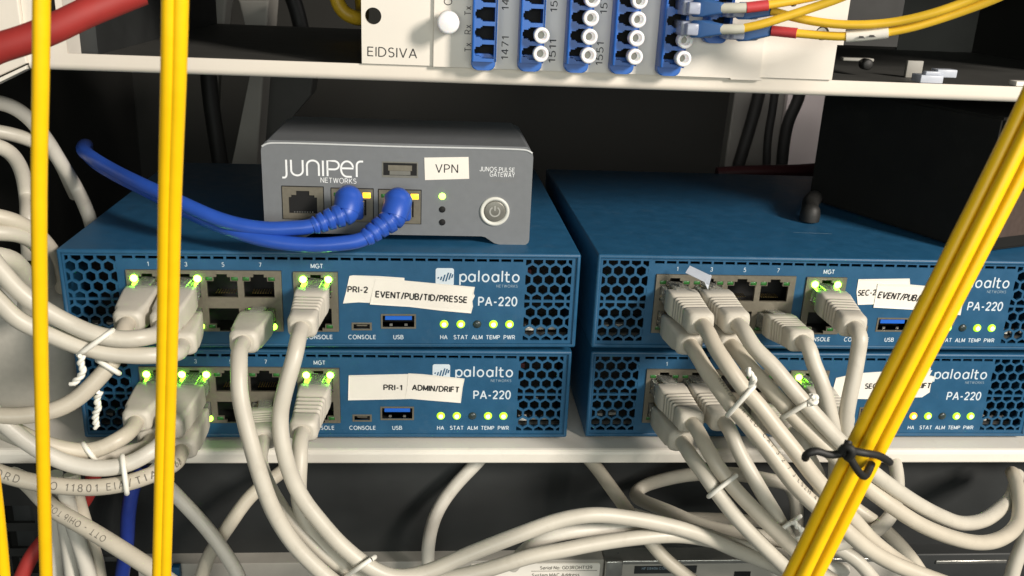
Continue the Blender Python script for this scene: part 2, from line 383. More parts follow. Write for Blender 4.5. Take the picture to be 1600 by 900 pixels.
# ------------------------------------------------------------------ large structure: rack, shelf, chassis, what stands behind
def struct(name, mb, m):
    return tag(mb.build(name, m), kind='structure')
struct('back_wall', MB().box(-400, 900, 520, 530, -400, 700), 'back_dark')
struct('wall_side', MB().box(-140, -130, 60, 520, -400, 700), 'back_dark')
struct('wall_side', MB().box(470, 480, 30, 520, -400, 700), 'back_dark')

# lower shelf with a rounded folded lip
SH = thing('rack_shelf', (150, 0, 0), 'off-white metal shelf with folded front lip carrying the four blue boxes', 'shelf')
lipz = -6.2
prof = [(260, 0), (-1.6, 0), (-2.6, -.3), (-3.3, -1), (-3.6, -2), (-3.6, lipz+.5), (-3.3, lipz), (-2.4, lipz), (-2.4, -1.6), (260, -1.6)]
mb = MB(); x0, x1 = -72, 455; n = len(prof)
mb.add([(x, y, z) for x in (x0, x1) for y, z in prof], [[i, i+n, (i+1) % n+n, (i+1) % n] for i in range(n)]+[list(range(n))[::-1], list(range(n, 2*n))])
mb.build('shelf_tray', 'white_paint', SH, True)

# white upright bracket at the left end of the shelf
BR = thing('white_bracket', (-25, 40, 0), 'smooth off-white upright bracket at the left end of the shelf behind grey cables', 'bracket')
b = P(8, 690, 28); t = P(110, 440, 28)
MB().box(-70, t.x-4, 28, 62, 0.02, 58, 9, 6).build('bracket_body', 'bracket_grey', BR, True)

# chassis above
FLD = PZ(400, 40, 158.6).y
CH = thing('fibre_chassis', (150, 0, 154), 'cream metal rack chassis with open bays running along the top of the frame', 'chassis')
ZB, ZT, YF = 154.2, 160.3, -5.0
prof = [(YF, ZT)]+[(YF+2.4-2.4*math.cos(math.radians(a)), ZB+2.4-2.4*math.sin(math.radians(a))) for a in range(0, 91, 10)]+[(FLD, ZB), (FLD, 158.6), (YF+1.2, 158.6), (YF+1.2, ZT)]
mb = MB(); x0, x1 = P(45, 100, YF).x, 470; n = len(prof)
mb.add([(x, y, z) for x in (x0, x1) for y, z in prof], [[i, i+n, (i+1) % n+n, (i+1) % n] for i in range(n)]+[list(range(n)), list(range(2*n-1, n-1, -1))])
mb.sm = [len(f) == 4 for f in mb.f]; lipo = mb.build('bottom_lip', 'cream_paint', CH, True); lipo.data.set_sharp_from_angle(angle=math.radians(35))
MB().box(x0+2, x1, YF+1.4, FLD-.2, 158.62, 158.9).build('bay_floor', 'dark_grey', CH, True)  # dark colour carries the shade inside the bay
xe = P(103, 60, YF).x
hz = P(78, 8, YF)
mb = MB(); mb.plate(x0, xe, ZT, 216, YF, YF+1.2, [(hz.x-1.6, hz.x+1.8, hz.z-3, hz.z+9)])
mb.build('mounting_ear', 'cream_paint', CH, True)
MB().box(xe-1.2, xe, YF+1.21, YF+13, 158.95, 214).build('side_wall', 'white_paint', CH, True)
MB().box(xe-1.4, xe+6, YF+13.01, FLD, 158.95, 214).build('wall_shade_block', 'dark_server', CH, True)  # added dark block, stands for the shade deeper along the wall
MB().box(xe, 470, YF+1.3, FLD, 214, 216).build('shade_cover', 'dark_grey', CH, True)  # unseen top, added to keep light out of the bay
# dark partitions inside the right-hand bay
a = P(1312, 70, 30); c = P(1402, 70, 30)
MB().box(a.x, c.x, 30, 60, a.z, 213.9).build('bay_partition', 'black_plastic', CH, True)

bq = P(1404, 60, FLD-3)
MB().box(bq.x, 468, FLD-3, FLD-1, 159, 213.8).build('bay_back', 'dark_grey', CH, True)
# cream cabinet panel at the top left corner
PN = thing('cabinet_panel', (-20, -6, 152), 'cream painted cabinet panel edge in the top left corner behind red cable', 'panel')
e0 = P(43, 99, -7)
mb = MB(); mb.prism([(-90, e0.z-43), (e0.x-.3, e0.z), (e0.x-1.5, 262), (-90, 262)], -7, -4, .5); mb.build('panel_face', 'cream_paint', PN, True)
mb = MB(); mb.prism([(-90, e0.z-47.5), (e0.x-1.2, e0.z-2.2), (e0.x-1.0, e0.z-.8), (-90, e0.z-44.2)], -6, 2, .3); mb.build('panel_edge', 'white_paint', PN, True)

# dark device under the shelf and the servers at the bottom
dk = P(700, 872, 16).z
DS = thing('dark_appliance', (150, 16, dk), 'dark grey blank-fronted appliance under the shelf behind hanging cables', 'appliance')
MB().box(-40, 452, 16, 200, dk+3.2, -12, .8).build('front_cover', 'dark_server', DS, True)
MB().box(-40, 452, 15, 200, dk+.4, dk+3, .5).build('bottom_trim', 'dark_server', DS, True)
xr = P(940, 885, 8).x
GS = thing('grey_server', (60, 8, dk), 'grey server front with printed serial label at the bottom edge', 'server')
zg = P(700, 877, 8).z
MB().box(P(214, 880, 8).x, xr+1, 8, 200, zg-30, zg, .4).build('server_front', 'grey_server', GS, True)
q0 = P(735, 881, 7.6); q1 = P(938, 880, 7.6)
mb = MB(); mb.prism(rrect(q0.x, q1.x, q0.z-14, q0.z-.3, 1.2), 7.5, 8); mb.build('serial_plate', 'paper', GS, True)
def wl(name, body, px, py, Y, hmm, m, parent, **k):
    p = P(px, py, Y); o = letter(name, body, p.x, p.z, hmm, m, parent, y=Y, **k)
    inv = parent.matrix_basis.inverted()
    for q in o.data.vertices: q.co = inv @ q.co
    return o
wl('serial_lettering', 'Serial No: GD3ROHT139', 925, 886.5, 7.4, 1.7, 'faded_ink', GS, align='RIGHT', bold=.02)
lq = P(830, 892.5, 7.45); lr = P(933, 892.5, 7.45)
MB().box(lq.x, lr.x, 7.40, 7.49, lq.z-.12, lq.z+.12).build('rule_line', 'faded_ink', GS, True)
wl('serial_lettering', 'System MAC Address', 905, 898, 7.4, 1.7, 'faded_ink', GS, align='RIGHT', bold=.02)

RS = thing('silver_server', (300, 6, dk), 'silver and dark server front at the bottom right under grey cables', 'server')
x0 = P(946, 880, 6).x; x1 = P(1425, 885, 6).x
zz = P(1100, 878, 6).z
MB().box(x0, x1, 6, 200, zz-1.2, zz+1.0, .4).build('top_rail', 'silver', RS, True)
MB().box(x0+.5, x1, 7, 200, zz-30, zz-1.6, .4).build('server_front', 'grey_server', RS, True)
MB().box(x0, x0+8, 4.5, 7, zz-20, zz+1.8, .5).build('latch', 'silver', RS, True)
hp = P(1160, 895, 6.9); MB().box(hp.x-4, hp.x+4, 6.7, 6.98, hp.z-2, hp.z+.8).build('vent_slot', 'black_hole', RS, True)
hp = P(1040, 889, 6.9); MB().box(hp.x-15, hp.x+15, 6.75, 6.98, hp.z-2.4, hp.z+1.8).build('dark_window', 'dark_server', RS, True)
wl('front_lettering', 'HF E8406 CONNECT', 1030, 888, 6.7, 1.3, 'pale_print', RS)
DR = thing('dark_server', (400, 8, dk), 'dark glossy server corner at the bottom right edge of the rack', 'server')
x2 = P(1440, 885, 8).x
MB().box(x1+1, 452, 8, 200, zz-30, zz+1.6, .8).build('server_front', 'dark_server', DR, True)
h = P(1530, 878, 7.4); MB().box(h.x-22, h.x+14, 7.2, 7.99, h.z-.9, h.z+.9, .3).build('handle_strip', 'silver', DR, True)

# black rail with square holes, bottom left
a = P(-40, 760, 14); b = P(60, 765, 14); c = P(60, 900, 14)
RL_ = thing('cage_nut_rail', (b.x-10, 14, c.z), 'black rack rail with square mounting holes in the bottom left corner', 'rail')
mb = MB(); hs = []
zt = P(30, 790, 14).z
for k in range(6): hs.append((b.x-16, b.x-3.5, zt-k*13.2-9, zt-k*13.2))
mb.plate(a.x-20, b.x, -80, -8, 14, 16, hs); mb.build('rail_plate', 'black_plastic', RL_, True)
MB().box(b.x-.8, b.x, 16.02, 60, -80, -8).build('rail_flange', 'black_plastic', RL_, True)

# things standing far behind
def duct(pts, Y, th, m, label, name='cable_duct', cat='duct'):
    q = [P(x, y, Y) for x, y in pts]; mb = MB(); mb.prism([(v.x, v.z) for v in q], Y, Y+th, 1.5)
    o = mb.build(name, m); return tag(o, label, cat)
duct([(398, 100), (352, 300), (398, 300), (420, 0), (372, 0)], 300, 40, 'duct_grey', 'upright pale grey duct in the dark space left of the small grey box')
duct([(402, 90), (492, 110), (486, 150), (455, 185), (420, 215), (402, 290)], 330, 30, 'dark_grey', 'dark grey folded sheet beside the upright duct far behind')
duct([(311, -10), (316, 40), (350, 40), (355, -10)], 260, 20, 'duct_grey', 'short pale grey tab hanging in the upper left bay', 'hanging_tab', 'tab')
duct([(318, 110), (337, 210), (342, 110)], 310, 10, 'duct_grey', 'thin pale wedge of metal between dark cables far behind', 'metal_wedge', 'bracket')
duct([(1155, 100), (1130, 272), (1240, 272), (1250, 100)], 330, 12, 'wall_shade', 'shaded grey wall strip behind dark cables right of centre', 'wall_strip', 'panel')  # darker copy of the wall strip, its shade is in the colour
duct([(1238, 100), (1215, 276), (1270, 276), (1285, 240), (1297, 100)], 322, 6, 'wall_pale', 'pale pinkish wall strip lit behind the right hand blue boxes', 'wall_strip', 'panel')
def cable(name, pts, r, m, label, group=None, cat='cable', n=12):
    o = MB().tube(pts, r, n).build(name, m); return tag(o, label, cat, group)
cable('dark_cable', [P(x, y, 300) for x, y in ((325, 110), (330, 160), (338, 215), (345, 260), (350, 300))], 5.5, 'black_plastic', 'black cable slanting down behind the wide yellow cord')
cable('dark_cable', [P(x, y, 300) for x, y in ((1195, 100), (1185, 150), (1170, 205), (1150, 270))], 4.5, 'black_plastic', 'leftmost black cable slanting in front of the shaded grey strip')
cable('dark_cable', [P(x, y, 300) for x, y in ((1215, 100), (1208, 165), (1200, 215), (1197, 275))], 3, 'black_plastic', 'thin black cable hanging upright in front of shaded grey strip')
cable('dark_cable', [P(x, y, 290) for x, y in ((1256, 120), (1247, 155), (1232, 190), (1225, 225), (1220, 280))], 4.2, 'black_plastic', 'black cable curving in front of the pale pinkish strip')
cable('dark_cable', [P(x, y, 270) for x, y in ((450, -20), (462, 10), (472, 50))], 5, 'black_plastic', 'short black cable hanging in the upper left bay')
cable('maroon_cable', [P(x, y, 200) for x, y in ((1120, 271), (1180, 268), (1240, 267), (1300, 263))], 4, 'maroon', 'dark red cable lying level behind the right hand blue boxes')
# fibre coil in the upper-left bay
cable('fibre_coil', [P(x, y, 120) for x, y in ((522, -25), (528, 5), (540, 22), (556, 28))]+[P(566, 18, 150), P(562, -20, 160)], 3.5, 'fibre_yellow', 'dull yellow fibre loop just left of the cream faceplate in the bay')
# ------------------------------------------------------------------ cream module with the blue fibre adapters
Y0 = -6.2
MO = thing('fibre_module', (205, Y0, 162), 'cream faceplate module printed EIDSIVA holding five rows of blue fibre adapters', 'panel')
xl = P(565, 60, Y0).x; xr_ = P(1302, 110, Y0).x; zb = P(620, 101, Y0).z
hole = P(583, 25, Y0); h2 = P(1285, 52, Y0); h3 = P(1240, 4, Y0)
R3 = 3.1; mb = MB()
hl = [(q.x-R3-.6, q.x+R3+.6, q.z-R3-.6, q.z+R3+.6) for q in (hole, h2, h3)]
mb.plate(xl, xr_, zb, 216, Y0, YF-.02, hl)
mb.plate(xr_+.01, xr_+2.4, P(1306, 70, Y0).z, 216, Y0, YF-.02, [])
for q, rr in ((hole, 2.95), (h2, 2.6), (h3, 1.5)):
    n = 24; v = []; H = R3+.6
    for i in range(n):
        g = 2*math.pi*i/n; cx, cz = math.cos(g), math.sin(g); k = H/max(abs(cx), abs(cz))
        v += [(q.x+cx*k, Y0, q.z+cz*k), (q.x+cx*rr, Y0, q.z+cz*rr), (q.x+cx*rr, Y0+2.2, q.z+cz*rr)]
    mb.add(v, [[3*i, 3*i+1, 3*((i+1) % n)+1, 3*((i+1) % n)] for i in range(n)]+[[3*i+1, 3*i+2, 3*((i+1) % n)+2, 3*((i+1) % n)+1] for i in range(n)])
mb.build('faceplate', 'cream_plate', MO, True)
for q, rr in ((h2, 2.0),):
    MB().cyl((q.x, Y0+1, q.z), (0, -1, 0), rr, rr, .4, 16).build('fixing_screw', 'silver', MO, True)
YP = Y0-1.4
pl = P(677, 60, YP); pb = P(690, 105, YP); pr = P(1142, 121, YP); pr2 = P(1190, 124, YP)
mb = MB(); mb.prism([(pl.x, pb.z), (pr.x, pb.z), (pr.x, pb.z-.9), (pr2.x, pb.z-.9), (pr2.x+.6, pb.z-.2), (pr2.x-1, pb.z+.2), (pr2.x-1, 216), (pl.x, 216)], YP, Y0-.02, .25)
mb.build('raised_plate', 'cream_plate', MO, True)
kq = P(700, 33, YP); k2 = P(697, 36, YP-9)
mb = MB(); ax = Vector((0, -1, 0)); kr = 3.95
mb.cyl((kq.x, YP, kq.z), ax, 2.2, 2.2, 3, 18); mb.lathe((kq.x, YP-3, kq.z), ax, [(0, 2), (0, kr-.4), (.3, kr), (6, kr), (6.6, kr-.3), (6.9, kr-.9), (7, 0.01)], 28)
mb.build('thumbscrew', 'cap_white', MO, True)
def ml(body, px, py, Y, hmm, m, ang=0, **k):
    p = P(px, py, Y); o = letter('lettering', body, p.x, p.z, hmm, m, MO, y=Y, ang=ang, **k); inv = MO.matrix_basis.inverted()
    for q in o.data.vertices: q.co = inv @ q.co
    return o
ml('EIDSIVA', 613, 82, Y0-.05, 3.3, 'ink', fit=18.0, ang=-.012)
h = math.pi/2
ml('C', 700, 3, YP-.05, 2.7, 'ink', h)
for t, py in (('Tx', 17), ('Rx', 46), ('Tx', 74)): ml(t, 731, py, YP-.05, 2.3, 'ink', h)
for t, px, py in (('1471', 789, 75), ('1491', 790, -3), ('1511', 863, 80), ('1531', 866, 0), ('1551', 937, 84), ('1571', 944, 3)): ml(t, px, py, YP-.05, 2.45, 'ink', h, fit=8.2)

# adapters: a body with four latch-and-ferrule sockets in view
YA = YP-8.5
def adapter(cx, ztop, rows, zbot, label):
    A = thing('fibre_adapter', (cx, YP, zbot), label, 'adapter', 'blue fibre adapters on the cream plate')
    w2 = 4.35; holes = []
    for zc in rows:
        holes += [(-3.1, -.9, zc-1.55, zc+1.55), (-3.5, -3.1, zc-.75, zc+.75), (-.9, 3.5, zc-2.45, zc+2.45), (-1.5, -.9, zc-2.0, zc+2.0)]
    mb = MB(); z0 = rows[-1]-3.6
    mb.plate(-w2+.6, w2-.4, z0, ztop, YA-YP-.01, -.6, [(a, b, c, d) for a, b, c, d in holes])
    mb.box(-w2, -w2+.58, YA-YP-.5, -.02, z0, ztop, .15, 1); mb.box(w2-.38, w2, YA-YP-.5, -.02, z0, ztop, .15, 1)
    o = mb.build('adapter_body', 'lc_blue', A)
    MB().box(-w2+.62, w2-.42, -.58, -.3, z0, ztop).build('socket_back', 'black_hole', A)
    mb = MB(); mb.prism(rrect(-w2, w2, zbot, z0+2.5, 2.3), -4.5, -.02, .4); mb.build('flange', 'lc_blue', A)
    return A
cols = [(757, 110), (831, 112), (905, 114), (977, 116), (1052, 119), (1126, 68)]
names = ['empty blue fibre adapter nearest the white thumbscrew, four open sockets', 'blue fibre adapter second from the thumbscrew, with two white caps',
         'blue fibre adapter beside the 1511 print with a column of four caps', 'blue fibre adapter in the middle right with four white caps',
         'blue fibre adapter holding plugs above two white caps', 'blue fibre adapter farthest right, almost hidden behind fibre plugs']
PITCH_Z = 6.35; ADS = []
for (px, pyb), nm in zip(cols, names):
    q = P(px, pyb, YP-4.5); zb_ = q.z; q.x = P(px-.5, pyb-30, YA).x
    base = zb_+7.0 if px < 1100 else zb_+7.0
    rows = [base+PITCH_Z*k for k in range(10)][::-1]
    rows = [z for z in rows if z < 200]
    A = adapter(q.x, 215-zb_, [z-zb_ for z in rows], 0, nm); A.location.z = zb_*S
    ADS.append((q.x, rows[::-1]))
def fix_local(): pass
# white dust caps
capn = 0
def dust_cap(ci, ri, label):
    x, rows = ADS[ci]; z = rows[ri]
    T = thing('dust_cap', (x+2.9, YA, z), label, 'cap', 'white dust caps on the fibre adapters')
    MB().lathe((0, 2.5, 0), (0, -1, 0), [(0, 1.6), (2.2, 1.6), (2.6, 2.5), (3.0, 2.7), (6.6, 2.8), (7.0, 2.6), (7.0, 1.85), (6.6, 1.5), (3.5, 1.3), (3.4, .02)], 24).build('cap_shell', 'cap_white', T)
    MB().cyl((0, -.95, 0), (0, -1, 0), 1.28, 1.28, .2, 14).build('cap_bore', 'button_metal', T)
on = ['lowest', 'second lowest', 'third lowest', 'topmost visible']
for ci, nrow, where in ((1, 2, 'on the second adapter from the thumbscrew'), (2, 4, 'on the adapter beside the 1511 print'), (3, 4, 'on the adapter left of the one with plugs'), (4, 2, 'below the fibre plugs')):
    for ri in range(nrow):
        nm = on[ri] if nrow > 2 else ('lower', 'upper')[ri]
        dust_cap(ci, ri, f'{nm} white dust cap {where}')

# fibre plugs: clear body, blue boot, sleeve, jacket
def fibre(start, boot_end, sleeve_end, red_end, rest, label, tagq=None, grey=True):
    """points as (px,py,Y)"""
    s, b, g = P(*start), P(*boot_end), P(*sleeve_end)
    T = thing('fibre_cable', s, label, 'cable', 'yellow fibre cables plugged into the blue adapters')
    d = (b-s).normalized(); side = d.orthogonal()
    c = s-Vector((0, -1, 0))*0
    mb = MB(); mb.box(c.x-7.4, c.x-1.2, c.y-6, c.y+6, c.z-2.5, c.z+2.5, .5); mb.build('clear_body', 'lc_clear', T, True)
    mb = MB(); mb.box(c.x-6.6, c.x-2.4, c.y-10.5, c.y-6.1, c.z-2.0, c.z+2.0, .5); mb.build('latch_clip', 'lc_clear', T, True)
    p0 = s+Vector((2.0, -6, 0))
    Zb = Vector((0, 0, 1)); Xb = d.cross(Zb).normalized(); q0 = c+Vector((-2.5, -6, 0)); dd = (b-q0).normalized(); Lb = (b-q0).length
    mb = MB(); loft(mb, [rr_ring(q0+dd*Lb*t_, Xb, Zb, wx, hz_, .5) for t_, wx, hz_ in ((0, 2.2, 2.7), (.08, 2.6, 2.95), (.42, 2.6, 2.95), (.5, 2.2, 2.5), (.97, 1.5, 1.7), (1.0, 1.2, 1.4))])
    mb.build('plug_boot', 'lc_boot', T, True)
    if grey:
        MB().tube([b-d*1, b.lerp(g, .5), g], 1.75, 12, 1).build('sleeve', 'sleeve_grey', T, True)
    cur = g if grey else b
    if red_end:
        r = P(*red_end); MB().tube([cur, cur.lerp(r, .5), r], 1.85, 12, 1).build('marker_sleeve', 'red_sleeve', T, True); cur = r
    pts = [cur-(cur-b).normalized()*1.5]+[P(*q) for q in rest]
    MB().tube(pts, 1.5, 12).build('jacket', 'fibre_yellow', T, True)
    if tagq:
        a, bb = P(*tagq[0]), P(*tagq[1]); MB().tube([a, a.lerp(bb, .5)+Vector((0, 0, -.15)), bb], 1.95, 12, 1).build('paper_flag', 'paper', T, True)
        for t_ in (.35, .6):
            m_ = a.lerp(bb, t_); MB().box(m_.x-1.4, m_.x+1.6, m_.y-2.1, m_.y-1.98, m_.z-.9, m_.z-.2).build('flag_print', 'ink', T, True)
YB = YP-14
fibre((1093, 12, YB+4), (1131, 13, YB-8), (1166, 12, YB-10), (1200, 8, YB-11), [(1240, 1, YB-12), (1300, -12, YB-14), (1380, -40, YB-18)], 'uppermost yellow fibre with a red sleeve leaving the frame at the top')
fibre((1090, 44, YB+4), (1130, 46, YB-8), (1163, 45, YB-10), None, [(1190, 38, YB-12), (1230, 25, YB-14), (1270, 12, YB-16), (1320, -6, YB-20), (1360, -25, YB-24)], 'yellow fibre with bare grey sleeve rising steeply across the others')
fibre((1160, 16, YB+6), (1206, 17, YB-4), None or (1208, 17, YB-4), None, [(1240, 27, YB-8), (1290, 36, YB-12), (1340, 39, YB-16), (1400, 34, YB-20), (1460, 20, YB-25), (1530, -6, YB-30), (1560, -20, YB-34)], 'yellow fibre without red sleeve sagging into the upper right bay', grey=False)
fibre((1160, 50, YB+6), (1206, 48, YB-4), (1207, 48, YB-4), (1245, 52, YB-8), [(1280, 55, YB-10), (1320, 57, YB-13), (1360, 54, YB-16), (1420, 44, YB-20), (1500, 19, YB-26), (1565, -6, YB-32), (1600, -24, YB-36)], 'lowest yellow fibre with red sleeve and a white paper flag', ((1322, 57, YB-13), (1388, 50.5, YB-18)), grey=False)

# plastic clips on the lip of the right-hand bay
T = thing('plastic_clip', P(1460, 125, -2), 'clear white plastic clip lying on the lip of the right bay', 'clip')
a = P(1432, 131, -1); b = P(1490, 133, -1)
MB().box(a.x, b.x-6, -3.6, 4, ZT+.02, ZT+3, .3).box(b.x-8, b.x, -2, 3.5, ZT+2.2, ZT+5.2, .3).box(a.x+2, a.x+8, -3, 0, ZT+3, ZT+4.4, .3).build('clip_body', 'frosted', T, True)
T = thing('plastic_clip', P(1592, 134, -2), 'small white plastic clip at the right end of the lip', 'clip')
a = P(1583, 136, -2); MB().box(a.x, a.x+9, -3.6, 2, ZT+.02, ZT+1.9, .3).build('clip_body', 'paper', T, True)
T = thing('grey_latch', P(1350, 100, 35), 'grey latch with dark knob inside the right bay', 'latch')
a = P(1318, 90, 34); b = P(1366, 95, 34); MB().box(a.x, b.x, 34, 38, b.z-.5, a.z, .4).build('latch_arm', 'duct_grey', T, True)
k = P(1356, 101, 30); MB().lathe(k, (0, -1, 0), [(-4, .1), (-4, 2.3), (0, 2.3), (.5, 1.7), (.6, .05)], 18).build('latch_knob', 'black_plastic', T, True)
T = thing('grey_tab', P(1428, 103, 30), 'pale grey upright tab standing inside the right bay', 'tab')
a = P(1416, 112, 30); MB().box(a.x, a.x+7, 30, 32, 158.9, P(1430, 95, 30).z, .3).build('tab_plate', 'duct_grey', T, True)
# ------------------------------------------------------------------ the four blue firewall boxes
UW, UH, UD = 205.0, 41.1, 165.0
def hexgrille(x0, x1, z0, z1, pitch, rowp, rh, y0, y1, ox=0, oz=0):
    mb = MB(); R = rowp/1.5
    def clip(poly):
        for ax_, val, sg in ((0, x0, 1), (0, x1, -1), (1, z0, 1), (1, z1, -1)):
            out = []
            for i in range(len(poly)):
                a, b = poly[i], poly[(i+1) % len(poly)]; da, db = (a[ax_]-val)*sg, (b[ax_]-val)*sg
                if da >= 0: out.append(a)
                if da*db < 0: t = da/(da-db); out.append((a[0]+(b[0]-a[0])*t, a[1]+(b[1]-a[1])*t))
            poly = out
            if len(poly) < 3: return []
        return poly
    def lc(a, b):
        for ax_, val, sg in ((0, x0, 1), (0, x1, -1), (1, z0, 1), (1, z1, -1)):
            da, db = (a[ax_]-val)*sg, (b[ax_]-val)*sg
            if da < 0 and db < 0: return None
            if da*db < 0:
                t = da/(da-db); m = (a[0]+(b[0]-a[0])*t, a[1]+(b[1]-a[1])*t)
                if da < 0: a = m
                else: b = m
        return a, b
    nr = int((z1-z0)/rowp)+3; nc = int((x1-x0)/pitch)+3
    for j in range(-1, nr):
        for i in range(-1, nc):
            cx = x0+ox+i*pitch+(pitch/2 if j % 2 else 0); cz = z1-oz-j*rowp
            outer = [(cx+pitch/2*sx, cz+R*sz) for sx, sz in ((0, 1), (-1, .5), (-1, -.5), (0, -1), (1, -.5), (1, .5))]
            inner = [(cx+(q[0]-cx)*rh, cz+(q[1]-cz)*rh) for q in outer]
            for k in range(6):
                l = (k+1) % 6; q = clip([outer[k], outer[l], inner[l], inner[k]])
                if q: mb.add([(a, y0, b) for a, b in q], [list(range(len(q)))])
                s_ = lc(inner[k], inner[l])
                if s_: (a, b), (c, d) = s_; mb.add([(a, y0, b), (c, y0, d), (c, y1, d), (a, y1, b)], [[0, 1, 2, 3]])
    return mb
COLX = [33.0, 47.3, 61.6, 75.9]; ZU, ZL = 25.0, 13.6
def jack_holes(cx, zc, up):
    s = 1 if up else -1
    def zz(a, b): return (zc+a, zc+b) if up else (zc-b, zc-a)
    return [(cx-5.95, cx+5.95, *zz(-3.4, 3.5)), (cx-3.3, cx+3.3, *zz(3.5, 5.2)), (cx-2.1, cx+2.1, *zz(5.2, 6.4))]
def make_unit(loc, yaw, roll, label):
    rot = Matrix.Rotation(yaw, 3, 'Z') @ Matrix.Rotation(-roll, 3, 'Y')
    U = thing('firewall_box', loc, label, 'network appliance', 'blue firewall boxes stacked in pairs on the shelf', rot)
    # body: sheet shell round the recessed face
    mb = MB(); t = 1.0
    bm = bmesh.new(); bmesh.ops.create_cube(bm, size=1)
    for q in bm.verts: q.co = Vector((UW/2+q.co.x*UW, UD/2-.35+q.co.y*(UD+.7), UH/2+q.co.z*UH))
    bmesh.ops.bevel(bm, geom=bm.edges[:], offset=.9, segments=3, affect='EDGES', profile=.5)
    ff = [f for f in bm.faces if f.normal.y < -.99]
    r_ = bmesh.ops.inset_region(bm, faces=ff, thickness=.7)
    bmesh.ops.delete(bm, geom=[f for f in bm.faces if f.normal.y < -.99 and abs(f.calc_center_median().x-UW/2) < 5 and abs(f.calc_center_median().z-UH/2) < 5], context='FACES_ONLY')
    bedges = [e for e in bm.edges if e.is_boundary]
    r_ = bmesh.ops.extrude_edge_only(bm, edges=bedges)
    for q in r_['geom']:
        if isinstance(q, bmesh.types.BMVert): q.co.y += 3
    mb.bm(bm, True); mb.build('case', 'blue_paint', U)
    # face sheet
    HX = [(2.4, 21.6), (182.6, 201.6)]; holes = []
    x = 24.0
    while x < 181: holes.append((x, x+4.0, 37.3, 38.5)); x += 4.95
    for a, b in HX: holes.append((a, b, 3.0, 38.4))
    holes += [(25.0, 84.8, 6.9, 32.9), (89.3, 107.0, 6.9, 32.6), (124.3, 137.8, 8.6, 14.2), (112.6, 119.6, 7.9, 10.3)]
    MB().plate(1.62, UW-1.62, 1.62, UH-1.62, .2, 1.0, holes).build('front_sheet', 'blue_paint', U)
    for a, b in HX:
        g = hexgrille(a, b, 20.9, 38.4, 4.78, 4.2, .80, .22, 1.3, ox=(-.5 if a < 50 else .3), oz=.3)
        g2 = hexgrille(a, b, 3.0, 19.9, 4.78, 4.2, .80, .22, 1.3, ox=(-.5 if a < 50 else .3), oz=.3)
        g.add(g2.v, g2.f); g.plate(a+.01, b-.01, 19.91, 20.89, .21, 1.3, [])
        g.build('vent_grille', 'blue_paint', U)
    MB().box(1.8, UW-1.8, 30, 31, 1.8, UH-1.8).build('inner_back', 'black_hole', U)
    for bx, mm in (((184, 187.5, 4, 7, 6, 7.4), 'paper'), ((189, 192, 5, 7, 6, 7.2), 'duct_grey'), ((194, 197, 5, 7, 6, 7.2), 'duct_grey'), ((184, 186, 9, 12, 29, 31), 'maroon'), ((191.5, 192.5, 9, 10, 14, 15), 'silver'), ((6, 9, 9, 12, 5.5, 6.8), 'duct_grey'), ((12, 16, 10, 12, 5.5, 6.8), 'duct_grey')):
        MB().box(*bx).build('inner_component', mm, U)
    MB().box(2.5, UW-2.5, 8, 29, 1.9, 3.6).build('circuit_board', 'dark_grey', U)
    # port blocks
    def block(x0, x1, z0, z1, cells, name):
        holes = []; 
        for cx, zc, up in cells: holes += jack_holes(cx, zc, up)
        for cx, zc, up in cells:
            for sx in (-1, 1):
                zl = zc+4.45 if up else zc-4.45
                holes.append((cx+sx*4.95-1.35, cx+sx*4.95+1.35, zl-.8, zl+.8))
        B = MB().plate(x0, x1, z0, z1, -.55, .6, holes).build(name, 'nickel', U)
        mb = MB(); mb.box(x0+.05, x1-.05, 12.0, 12.4, z0+.05, z1-.05)
        mb.box(x0, x0+.04, .62, 12, z0, z1).box(x1-.04, x1, .62, 12, z0, z1).box(x0+.05, x1-.05, .62, 12, z0, z0+.04).box(x0+.05, x1-.05, .62, 12, z1-.04, z1)
        mb.build('port_housing', 'black_hole', U)
        for cx, zc, up in cells:
            s = 1 if up else -1
            L = MB()
            for k in range(8): L.box(cx-3.6+k*1.02, cx-3.2+k*1.02, 3.5, 8, zc-s*2.9-.12, zc-s*2.9+.12)
            L.build('contact_pins', 'gold', B)
            for sx in (-1, 1):
                zl = zc+4.45 if up else zc-4.45
                MB().box(cx+sx*4.95-1.3, cx+sx*4.95+1.3, -.50, .5, zl-.75, zl+.75, .15, 1).build('port_light', 'led_faint', B)
        # rails between the cells
        return B
    block(25.1, 84.7, 7.0, 32.8, [(x, ZU, True) for x in COLX]+[(x, ZL, False) for x in COLX], 'port_block')
    block(89.4, 106.9, 7.0, 32.5, [(98.2, ZU, True), (98.2, ZL, False)], 'port_block')
    # usb and console sockets
    Uo = MB(); Uo.plate(123.9, 138.2, 8.2, 14.6, -.05, .15, [(124.6, 137.5, 8.9, 13.9)]).build('usb_port', 'nickel', U)
    us = [o for o in bpy.data.objects if o.parent == U and o.name.startswith('usb_port')][0]
    MB().box(124.35, 137.75, 6.5, 7, 8.7, 14.1).build('usb_back', 'black_hole', us)
    MB().box(125.6, 136.5, .4, 6, 11.9, 13.6).build('usb_tongue', 'usb_blue', us)
    MB().box(127.4, 128.6, 1.0, 1.4, 9.0, 10.0).box(133.5, 134.7, 1.0, 1.4, 9.0, 10.0).build('usb_spring', 'silver', us)
    mb = MB(); mb.plate(112.0, 120.2, 7.4, 10.8, .02, .18, [(112.8, 119.4, 8.1, 10.1)]); mo = mb.build('micro_usb_port', 'nickel', U)
    MB().box(112.65, 119.55, 3, 3.4, 7.95, 10.25).build('micro_usb_back', 'black_hole', mo)
    MB().box(114, 118.2, 1, 2.9, 8.9, 9.4).build('micro_usb_tongue', 'nickel', mo)
